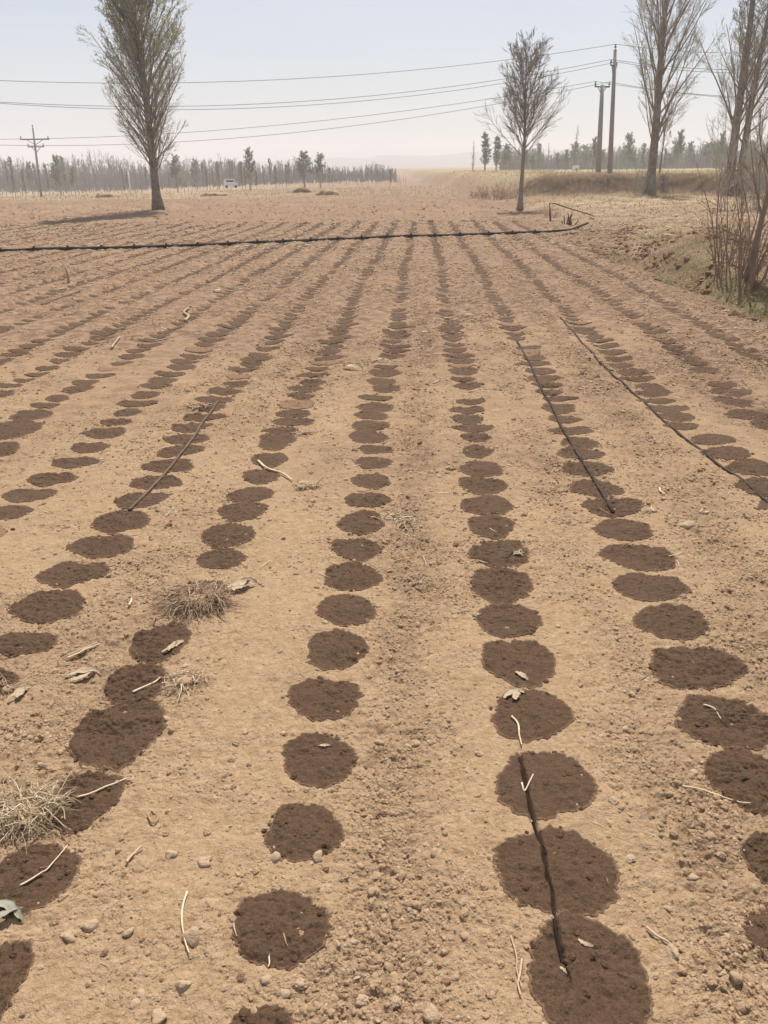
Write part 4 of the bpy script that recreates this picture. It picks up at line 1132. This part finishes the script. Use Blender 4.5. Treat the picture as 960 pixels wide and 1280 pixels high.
# shrubs : many stems from one base
def make_shrub(name, loc, n_, H, spread, lab, seed, m=M_twig, r0=0.011, n2=6, n3=3, tw=0.0028, cat='shrub', group=None, base_r=0.2, up=0.05, wig=0.07):
    rng = np.random.default_rng(seed)
    root = empty(name, loc, lab, cat, group)
    a = rng.uniform(0, 6.28, n_); rad = base_r * rng.uniform(0, 1, n_) ** 0.6
    P0 = np.stack([np.cos(a) * rad, np.sin(a) * rad, np.full(n_, -0.04)], -1)
    el = rng.uniform(0.02, spread, n_)
    d = np.stack([np.cos(a) * np.sin(el), np.sin(a) * np.sin(el), np.cos(el)], -1)
    Ls = H * rng.uniform(0.35, 1.0, n_)
    P1 = grow(P0, d, Ls, 10, up, wig, rng); R1 = (r0 * (0.5 + 0.5 * Ls / H))[:, None] * np.linspace(1, 0.25, 10)[None]
    A = Acc(); V, Q, T = tubes(P1, R1, 5, cap=False); A.add(V, Q); A.obj('stems', [m], root)
    C = Acc()
    p, d, l_, r_, _ = offshoots(P1, R1, n2, (0.35, 0.9), (0.2, 0.45), 0.15, rng)
    P2 = grow(p, d, l_, 5, up, wig * 1.4, rng); R2 = np.full((len(p), 5), tw * 1.4) * np.linspace(1, 0.5, 5)[None]
    V, Q, T = tubes(P2, R2, 3, cap=False); C.add(V, Q)
    if n3:
        p, d, l_, r_, _ = offshoots(P2, R2, n3, (0.3, 0.9), (0.3, 0.6), 0.2, rng)
        P3 = grow(p, d, l_, 4, up, wig * 1.4, rng); R3 = np.full((len(p), 4), tw) * np.linspace(1, 0.5, 4)[None]
        V, Q, T = tubes(P3, R3, 3, cap=False); C.add(V, Q)
    C.obj('twigs', [m], root)
    return root

g = rel(930, 352)
make_shrub('bare_shrub', g, 27, 2.0, 0.5, 'bare reddish shrub with many stems on the right bank', 51, n2=5, n3=3, r0=0.013, base_r=0.34)
g2 = rel(905, 335)
make_shrub('bare_shrub', g2, 14, 1.2, 0.4, 'low sparse stems left of the bare reddish shrub', 52, n2=4, n3=2, r0=0.011, base_r=0.18)
g = rel(934, 350)
make_tree('sapling', g, 2.9, 0.045, 0.22, 16, lambda t: 1.5 * (1.05 - 0.6 * t), (0.25, 0.6), 'leaning dark sapling rising out of the right-hand shrub', seed=55, lean=(0.07, 0.0),
          n2=7, n3=4, tw=0.003, trunk_mat=M_bark_d, twig_mat=M_twig, up=0.06, sides=8, wig=0.09)
# tall brushy undergrowth further behind at the right edge
g = rel(948, 262)
make_shrub('tall_brush', g, 55, 4.2, 0.16, 'tall brownish brush beneath the twin-stemmed poplar', 57, n2=9, n3=5, r0=0.016, base_r=1.6, tw=0.005, m=M_branch, cat='brush')
g = rel(620, 250)
make_shrub('dry_bush', g, 60, 1.0, 0.8, 'dry brown bush left of the small bare tree', 58, n2=6, n3=3, r0=0.01, base_r=0.8, tw=0.006, m=M_root)
g = rel(598, 248)
make_shrub('dry_bush', g, 40, 0.8, 0.8, 'low pale bush left of the dry brown bush', 59, n2=6, n3=3, r0=0.01, base_r=0.7, tw=0.006, m=M_straw2)
g = rel(690, 272)
make_shrub('dry_bush', g, 30, 0.4, 0.9, 'low dead weed beside the propped bent branch', 60, n2=5, n3=2, r0=0.006, base_r=0.25, tw=0.004, m=M_root)
g = at_y(805, 240, 47); g[2] = float(base_h(g[0], g[1]))
make_shrub('dry_bush', g, 40, 1.6, 0.6, 'suckers growing round the foot of the airy poplar', 61, n2=7, n3=3, r0=0.012, base_r=0.5, tw=0.006, m=M_branch)

# ------------------------------------------------------------------ grass and stubble
def blades(n_, fx, fy, h0, h1, r, rng, lie=0.6):
    x, y = fx, fy; N_ = len(x); z = gz(x, y) - 0.01
    a = rng.uniform(0, 6.28, N_); el = rng.uniform(0.1, 1.45 * lie + 0.1, N_); h = rng.uniform(h0, h1, N_)
    P0 = np.stack([x, y, z], -1)
    d = np.stack([np.cos(a) * np.sin(el), np.sin(a) * np.sin(el), np.cos(el)], -1)
    P1 = P0 + d * h[:, None] * 0.55; P2 = P1 + (d + np.array([0, 0, -0.35])) * h[:, None] * 0.45
    w = np.stack([-np.sin(a), np.cos(a), 0 * a], -1) * (r if np.isscalar(r) else r[:, None])
    V = np.stack([P0 - w, P0 + w, P1 + w * 0.8, P1 - w * 0.8, P2], 1)
    i = np.arange(N_) * 5
    Q = np.stack([i, i + 1, i + 2, i + 3], -1); T = np.stack([i + 3, i + 2, i + 4], -1)
    return V.reshape(-1, 3), Q, T
def build_grass():
    rng = np.random.default_rng(71); A = Acc()
    # stubble field
    n_ = 42000; y = 13 + 34 * rng.uniform(0, 1, n_) ** 0.8; x = rng.uniform(0.1, 0.62, n_) * y
    q = x - AZT * y
    keep = (q > Q_EDGE + 1.0) & (rng.uniform(0, 1, n_) < 0.15 + smooth(-0.3, 0.5, vn(x * 0.8, y * 0.8, 82)))
    x, y = x[keep], y[keep]
    V, Q, T = blades(0, x, y, 0.04, 0.13, 0.003 + 0.0003 * y, rng, 0.95); A.add(V, Q, T)
    tag(A.obj('stubble', [M_grass]), 'pale trampled stubble covering the field on the right', 'stubble', kind='stuff')
    A = Acc()
    # dead grass along the edge, ditch and banks
    n_ = 50000; y = rng.uniform(6, 20, n_); q = Q_EDGE + rng.uniform(0.05, 3.2, n_); x = q + AZT * y
    keep = rng.uniform(0, 1, n_) < smooth(0.0, 0.6, vn(x * 1.6, y * 1.1, 86)) + 0.06
    x, y = x[keep], y[keep]
    V, Q, T = blades(0, x, y, 0.05, 0.17, 0.003, rng, 0.85); A.add(V, Q, T, m=(0))
    n_ = 5000; y = rng.uniform(45, 60, n_); x = rng.uniform(7, 33, n_)
    V, Q, T = blades(0, x, y, 0.1, 0.35, 0.012, rng, 0.7); A.add(V, Q, T)
    # around the tree feet and along the left straw land
    n_ = 14000; y = rng.uniform(30, 110, n_); x = rng.uniform(-0.55, 0.2, n_) * y
    keep = rng.uniform(0, 1, n_) < (smooth(0.1, 0.7, vn(x * 0.3, y * 0.3, 88)) * 0.12 + smooth(52, 66, y))
    x, y = x[keep], y[keep]
    V, Q, T = blades(0, x, y, 0.08, 0.30, 0.006 + 0.0003 * y, rng, 0.8); A.add(V, Q, T)
    tag(A.obj('dead_grass', [M_grass]), 'dead yellow grass along the field edge and far land', 'grass', kind='stuff')
    A = Acc(); n_ = 26000; y = rng.uniform(8, 19, n_); q = Q_EDGE + rng.uniform(0.2, 2.6, n_); x = q + AZT * y
    keep = rng.uniform(0, 1, n_) < smooth(0.2, 0.7, vn(x * 1.3 + 5, y * 0.9, 89))
    x, y = x[keep], y[keep]
    V, Q, T = blades(0, x, y, 0.03, 0.09, 0.003, rng, 0.8); A.add(V, Q, T)
    n_ = 5000; y = rng.uniform(53, 80, n_); x = rng.uniform(0.18, 0.6, n_) * y
    keep = rng.uniform(0, 1, n_) < smooth(0.0, 0.5, vn(x * 0.15, y * 0.1, 84)); x, y = x[keep], y[keep]
    V, Q, T = blades(0, x, y, 0.06, 0.16, 0.02, rng, 0.8); A.add(V, Q, T)
    tag(A.obj('young_grass', [M_green]), 'thin young green grass by the ditch and on the terrace', 'grass', kind='stuff')
build_grass()

# ------------------------------------------------------------------ poles and wires
def add_cyl(A, p, q_, r0, r1=None, sides=10, m=0):
    V, Q, T = tubes(np.array([[p, q_]], float), np.array([[r0, r1 if r1 is not None else r0]]), sides); A.add(V, Q, T, m=m)
def box_add(A, c, s, m=0):
    c = np.array(c, float); s = np.array(s, float) / 2
    V = np.array([(x, y, z) for z in (-1, 1) for y in (-1, 1) for x in (-1, 1)]) * s + c
    A.add(V, [(0, 2, 3, 1), (4, 5, 7, 6), (0, 1, 5, 4), (2, 6, 7, 3), (0, 4, 6, 2), (1, 3, 7, 5)], m=m)
def power_pole(px, py_base, py_top, yy, lab, arms, r=0.15, px_top=None):
    b = at_y(px, py_base, yy); top = at_y(px if px_top is None else px_top, py_top, yy)
    zb = float(base_h(b[0], b[1])); H = top[2] - zb
    b[2] = zb
    root = empty('power_pole', b, lab, 'power pole', 'concrete power poles')
    A = Acc(); lean = top[0] - b[0]
    add_cyl(A, (0, 0, -0.3), (lean, 0, H), r, r * 0.62, 14); A.obj('shaft', [M_conc], root)
    tips = []
    for (dz, half, ang) in arms:
        c, s = math.cos(ang), math.sin(ang); z = H - dz
        A = Acc()
        if half > 0.05:
            V = Acc(); 
            add_cyl(A, (lean - half * c, -half * s + 0.0, z), (lean + half * c, half * s, z), 0.05, 0.05, 4)
            add_cyl(A, (lean - half * 0.6 * c, -half * 0.6 * s, z), (lean, 0, z - 0.45), 0.025, 0.025, 4)
            add_cyl(A, (lean + half * 0.6 * c, half * 0.6 * s, z), (lean, 0, z - 0.45), 0.025, 0.025, 4)
            arm = A.obj('cross_arm', [M_iron], root)
            ends = [(-half * 0.93), half * 0.93]
        else: ends = [0.0]; arm = root
        for e in ends:
            A = Acc(); p = np.array([lean + e * c, e * s, z])
            add_cyl(A, p, p + [0, 0, 0.12], 0.02, 0.02, 6)
            for k in range(3): add_cyl(A, p + [0, 0, 0.10 + 0.06 * k], p + [0, 0, 0.145 + 0.06 * k], 0.085 - 0.015 * k, 0.05 - 0.01 * k, 10)
            A.obj('insulator', [M_porc], arm)
            tips.append(p + [0, 0, 0.28] + b)
    return root, tips
pA, tA = power_pole(761.5, 227, 62, 54, 'taller slim concrete power pole, right one of the close pair', [(0.0, 0, 0), (0.85, 0.75, math.radians(62))], 0.16, 769)
pB, tB = power_pole(747, 227, 106, 57, 'shorter stouter concrete power pole, left one of the close pair', [(0.1, 0.55, math.radians(20))], 0.19, 753)
pC, tC = power_pole(51, 243, 160, 78, 'far left power pole with crossed arms before the hazy trees', [(0.0, 0, 0), (0.9, 1.25, 0.1), (1.5, 0.7, 0.1)], 0.115, 41)
# poles outside the picture that carry the far wire ends
pL, tL = power_pole(-190, 262, 96, 50, 'concrete power pole beyond the left edge carrying the upper wires', [(0.0, 0, 0), (0.85, 0.75, math.radians(62))], 0.16)
pR, tR = power_pole(1110, 226, 60, 52, 'concrete power pole beyond the right edge carrying the upper wires', [(0.0, 0, 0), (0.85, 0.75, math.radians(62))], 0.16)
pL2, tL2 = power_pole(-240, 262, 170, 66, 'shorter power pole beyond the left edge carrying the lower wires', [(0.1, 0.55, math.radians(20))], 0.17)
pR2, tR2 = power_pole(1120, 226, 122, 53, 'shorter power pole beyond the right edge carrying the lower wires', [(0.1, 0.55, math.radians(20))], 0.17)
def wire(pts, sags, lab, r=0.014):
    segs = []
    for (a, b), s in zip(zip(pts[:-1], pts[1:]), sags):
        t = np.linspace(0, 1, 40)[:, None]; P = a * (1 - t) + b * t; P[:, 2] -= (4 * s * t * (1 - t))[:, 0]; segs.append(P if not segs else P[1:])
    C = np.concatenate(segs); A = Acc(); V, Q, T = tubes(C[None], np.full((1, len(C)), r), 5); A.add(V, Q, T)
    tag(A.obj('power_line', [M_wire], loc=pts[1]), lab, 'power line', 'overhead wires')
W_SAG = 1.9
wire([tL[0], tA[0], tR[0]], [1.2, 0.5], 'topmost overhead wire, ending at the very top of taller pole')
wire([tL[1], tA[1], tR[1]], [1.6, 0.55], 'left wire of the close pair hung from the taller pole arm')
wire([tL[2], tA[2], tR[2]], [1.7, 0.6], 'right wire of the close pair hung from the taller pole arm')
wire([tL2[0], tB[0], tR2[0]], [1.5, 0.5], 'upper wire of the low pair meeting the shorter pole')
wire([tL2[1], tB[1], tR2[1]], [2.0, 0.6], 'lower wire of the low pair meeting the shorter pole')

# ------------------------------------------------------------------ far trees
def proto(kind, seed):
    if kind == 'slim':
        return make_tree('distant_poplar', (0, 0, -50), 7.0, 0.09, 0.12, 24, lambda t: 1.9 * (1.05 - 0.8 * t), (0.18, 0.42), 'slim bare poplar in the hazy far tree line',
                         seed=seed, n2=5, n3=3, tw=0.018, up=0.1, trunk_mat=M_far, twig_mat=M_far, sides=5, group='slim poplars along the horizon')
    if kind == 'round':
        return make_tree('distant_tree', (0, 0, -50), 6.0, 0.13, 0.22, 30, lambda t: 2.6 * (1.1 - 0.7 * t), (0.4, 1.0), 'rounded tree in the hazy far tree line',
                         seed=seed, n2=9, n3=6, tw=0.022, up=0.06, trunk_mat=M_far, twig_mat=M_far, sides=5, bud=2, bud_size=0.11, bud_mat=M_fargreen, group='rounder trees along the horizon')
    return make_tree('distant_tree', (0, 0, -50), 6.6, 0.10, 0.1, 36, lambda t: 2.0 * (1.05 - 0.65 * t), (0.2, 0.5), 'upright budding tree in the hazy far tree line',
                     seed=seed, n2=7, n3=5, tw=0.02, up=0.09, trunk_mat=M_far, twig_mat=M_far, sides=5, bud=2, bud_size=0.10, bud_mat=M_fargreen, group='upright budding trees along the horizon')
PROTO = {'slim': [proto('slim', 301), proto('slim', 302), proto('slim', 303)], 'round': [proto('round', 311), proto('round', 312)], 'up': [proto('up', 321), proto('up', 322)]}
used = set()
def far_tree(kind, px, yy, hpx, label=None, wide=1.0):
    d = ray(px, 215); x = d[0] / d[1] * yy; z = float(base_h(x, yy)) - 0.1
    want = hpx / 1000 * yy * 0.97
    k = random.randrange(len(PROTO[kind])); p = PROTO[kind][k]
    base = {'slim': 7.0, 'round': 6.6, 'up': 6.8}[kind]; s = want / base
    args = ((x, yy, z), random.uniform(0, 6.28), (s * wide, s * wide, s))
    if (kind, k) not in used:
        used.add((kind, k)); p.location = args[0]; p.rotation_euler = (0, 0, args[1]); p.scale = args[2]
        if label: p['label'] = label
        return p
    q_ = copy_tree(p, *args, label=label)
    if label is None: q_['label'] = {'slim': 'slim bare poplar in the hazy far tree line', 'round': 'rounded tree in the hazy far tree line', 'up': 'upright budding tree in the hazy far tree line'}[kind]
    return q_
random.seed(8)
def prof_h(px):   # height of the tree line in the photograph, px
    return float(np.interp(px, [0, 60, 100, 180, 240, 300, 350, 420, 505], [40, 37, 34, 31, 29, 28, 26, 21, 15]))
x = -30
while x < 508:                                   # the left wood
    yy = random.uniform(118, 150)
    kind = random.choices(['slim', 'up', 'round'], [7, 3, 0.7 if x < 240 else 0.15])[0]
    far_tree(kind, x, yy, prof_h(x) * random.uniform(0.6, 1.15), wide=random.uniform(0.8, 1.2))
    x += random.uniform(2.2, 5.5)
far_tree('round', 72, 112, 46, 'larger round-headed tree in front of the left wood', 1.1)
far_tree('round', 220, 112, 42, 'round tree showing just right of the tall poplar trunk', 1.0)
far_tree('round', 312, 100, 46, 'dark lopsided tree beside the white van', 0.9)
far_tree('round', 380, 112, 40, 'dense olive bush-like tree, the widest in the far line', 1.5)
far_tree('round', 400, 112, 38, 'dense olive tree joined to the widest one', 1.1)
far_tree('slim', 591, 105, 32, 'small lone tree at the right end of the gap', 1.6)
for px, h_, w, lab in [(606, 40, 1.9, 'left tree of the dense green pair beyond the gap'), (620, 36, 1.8, 'right tree of the dense green pair beyond the gap')]:
    far_tree('up', px, 118, h_, lab, w)
far_tree('slim', 718, 108, 48, 'taller reddish bare tree left of the two poles', 1.3)
far_tree('round', 740, 120, 36, 'round hazy tree just behind the shorter pole', 1.0)
far_tree('round', 783, 115, 40, 'round hazy tree right of the taller pole', 1.0)
far_tree('round', 845, 112, 42, 'round hazy tree right of the airy poplar', 1.0)
far_tree('round', 897, 115, 40, 'round hazy tree left of the twin-stemmed poplar', 1.0)
x = 632
while x < 1010:
    yy = random.uniform(125, 165); kind = random.choices(['slim', 'up', 'round'], [4, 1, 4])[0]
    far_tree(kind, x, yy, random.uniform(18, 31), wide=random.uniform(1.2, 1.9)); x += random.uniform(3.5, 7)
for k, plist in PROTO.items():
    for i, p in enumerate(plist):
        if (k, i) not in used:
            for ch in list(p.children): bpy.data.objects.remove(ch)
            bpy.data.objects.remove(p)

def far_woods():
    """the mass of stems behind, one wood nobody could count"""
    rng = np.random.default_rng(91); A = Acc(); n_ = 7000
    yy = rng.uniform(155, 230, n_); px = np.where(rng.uniform(0, 1, n_) < 0.52, rng.uniform(-60, 500, n_), rng.uniform(610, 1060, n_))
    X = (px - 484) / 1000 / 0.918 * yy; Z = base_h(X, yy) - 0.3
    H = yy / 1000 * np.interp(px, [0, 100, 240, 420, 500, 640, 1000], [30, 28, 24, 18, 11, 21, 27]) * rng.uniform(0.5, 1.15, n_) * (0.85 + 0.3 * vn(px * 0.05, px * 0, 95)) * np.where(rng.uniform(0, 1, n_) < 0.55, 0.5, 1.0) + 0.8
    P0 = np.stack([X, yy, Z], -1)
    P = grow(P0, np.tile([0, 0, 1.0], (n_, 1)), H, 5, 0.2, 0.03, rng); R = np.full((n_, 5), 0.08) * np.linspace(1, 0.3, 5)[None]
    V, Q, T = tubes(P, R, 4, cap=False); A.add(V, Q)
    p, d, l_, r_, _ = offshoots(P, R, 9, (0.3, 0.7), (0.18, 0.4), 0.03, rng)
    P2 = grow(p, d, l_, 4, 0.1, 0.08, rng); V, Q, T = tubes(P2, np.full((len(p), 4), 0.03), 3, cap=False); A.add(V, Q)
    p, d, l_, r_, _ = offshoots(P2, np.full((len(p), 4), 0.03), 3, (0.3, 0.8), (0.3, 0.6), 0.2, rng)
    P3 = grow(p, d, l_, 3, 0.1, 0.08, rng); V, Q, T = tubes(P3, np.full((len(p), 3), 0.024), 3, cap=False); A.add(V, Q)
    tag(A.obj('far_woods', [M_far]), 'thin hazy mass of stems behind the far tree line', 'woods', kind='stuff')
far_woods()

# ------------------------------------------------------------------ small far things
def van():
    d = ray(289, 233); yy = 92; x = d[0] / d[1] * yy; z = float(base_h(x, yy))
    root = empty('parked_van', (x, yy, z + 0.35), 'small white van parked before the left wood', 'van'); root.rotation_euler = (0, 0, 0.2)
    import bmesh
    A = Acc()
    prof = [(-0.85, 0.18), (0.85, 0.18), (0.86, 0.55), (0.55, 0.62), (0.36, 0.98), (-0.80, 1.0), (-0.87, 0.6)]
    V = [(p[0], -0.36, p[1]) for p in prof] + [(p[0], 0.36, p[1]) for p in prof]; n = len(prof)
    Q = [(i, (i + 1) % n, (i + 1) % n + n, i + n) for i in range(n)]
    T = [(0, i + 1, i) for i in range(1, n - 1)] + [(n, n + i, n + i + 1) for i in range(1, n - 1)]
    A.add(V, Q, T); A.obj('body', [M_white], root, sm=False)
    A = Acc(); 
    for s in (-1, 1): box_add(A, (-0.1, 0.362 * s, 0.8), (0.9, 0.012, 0.2))
    A.obj('side_window', [M_glass], root, sm=False)
    for wx in (-0.55, 0.55):
        for s in (-1, 1):
            A = Acc(); add_cyl(A, (wx, 0.30 * s, 0.16), (wx, 0.38 * s, 0.16), 0.16, 0.16, 16); A.obj('wheel', [M_rubber], root)
    root.scale = (0.85,) * 3
van()
def hut(px, py, yy, w, h, lab):
    d = ray(px, py); x = d[0] / d[1] * yy; z = float(base_h(x, yy)) - 0.1
    root = empty('farm_hut', (x, yy, z), lab, 'hut'); A = Acc(); box_add(A, (0, 0, h / 2), (w, w * 0.8, h)); A.obj('wall', [M_white], root, sm=False)
    A = Acc(); V = [(-w * .56, -w * .46, h), (w * .56, -w * .46, h), (w * .56, w * .46, h), (-w * .56, w * .46, h), (-w * .56, 0, h * 1.3), (w * .56, 0, h * 1.3)]
    A.add(V, [(0, 1, 5, 4), (2, 3, 4, 5), (0, 3, 2, 1)], [(0, 4, 3), (1, 2, 5)]); A.obj('roof', [M_tile], root, sm=False)
    A = Acc(); box_add(A, (0.1 * w, -w * 0.405, h * 0.36), (w * 0.26, 0.03, h * 0.72)); A.obj('door', [M_brick], root, sm=False)
hut(719, 216, 104, 0.7, 0.55, 'tiny pale hut under the reddish bare tree')
# thin white marker post
d = ray(163, 236); yy = 84; x = d[0] / d[1] * yy; z = float(base_h(x, yy))
A = Acc(); add_cyl(A, (0, 0, -0.2), (-0.05, 0, 2.5), 0.07, 0.06, 8); box_add(A, (-0.05, 0, 2.55), (0.2, 0.16, 0.1))
o = A.obj('marker_post', [M_white]); o.location = (x, yy, z); tag(o, 'thin pale post standing left of the tall poplar', 'post')
# earth heaps at the far side of the field
for i, (px, py, w, h, lab) in enumerate([(378, 236, 20, 5, 'dark low earth heap under the widest far tree'), (410, 240, 26, 6, 'brown earth heap right of the dark one'),
                                         (135, 240, 30, 5, 'low heap of brush left of the tall poplar'), (270, 237, 30, 4, 'long flat earth heap left of the van')]):
    d = ray(px, py); yy = 70 if i != 1 else 62; x = d[0] / d[1] * yy; z = float(base_h(x, yy)); V, T = ICO[3]
    J = 1 + 0.25 * vn(V[:, 0] * 3 + i, V[:, 1] * 3, 5) + 0.12 * vn(V[:, 0] * 8, V[:, 1] * 8 + V[:, 2], 6)
    A = Acc(); A.add(V * J[:, None] * np.array([w / 2000 * yy, w / 2500 * yy, h / 1000 * yy]), None, T)
    o = A.obj('earth_heap', [M_damp if i == 0 else M_clod]); o.location = (x, yy, z); tag(o, lab, 'heap', 'heaps at the far side of the field')
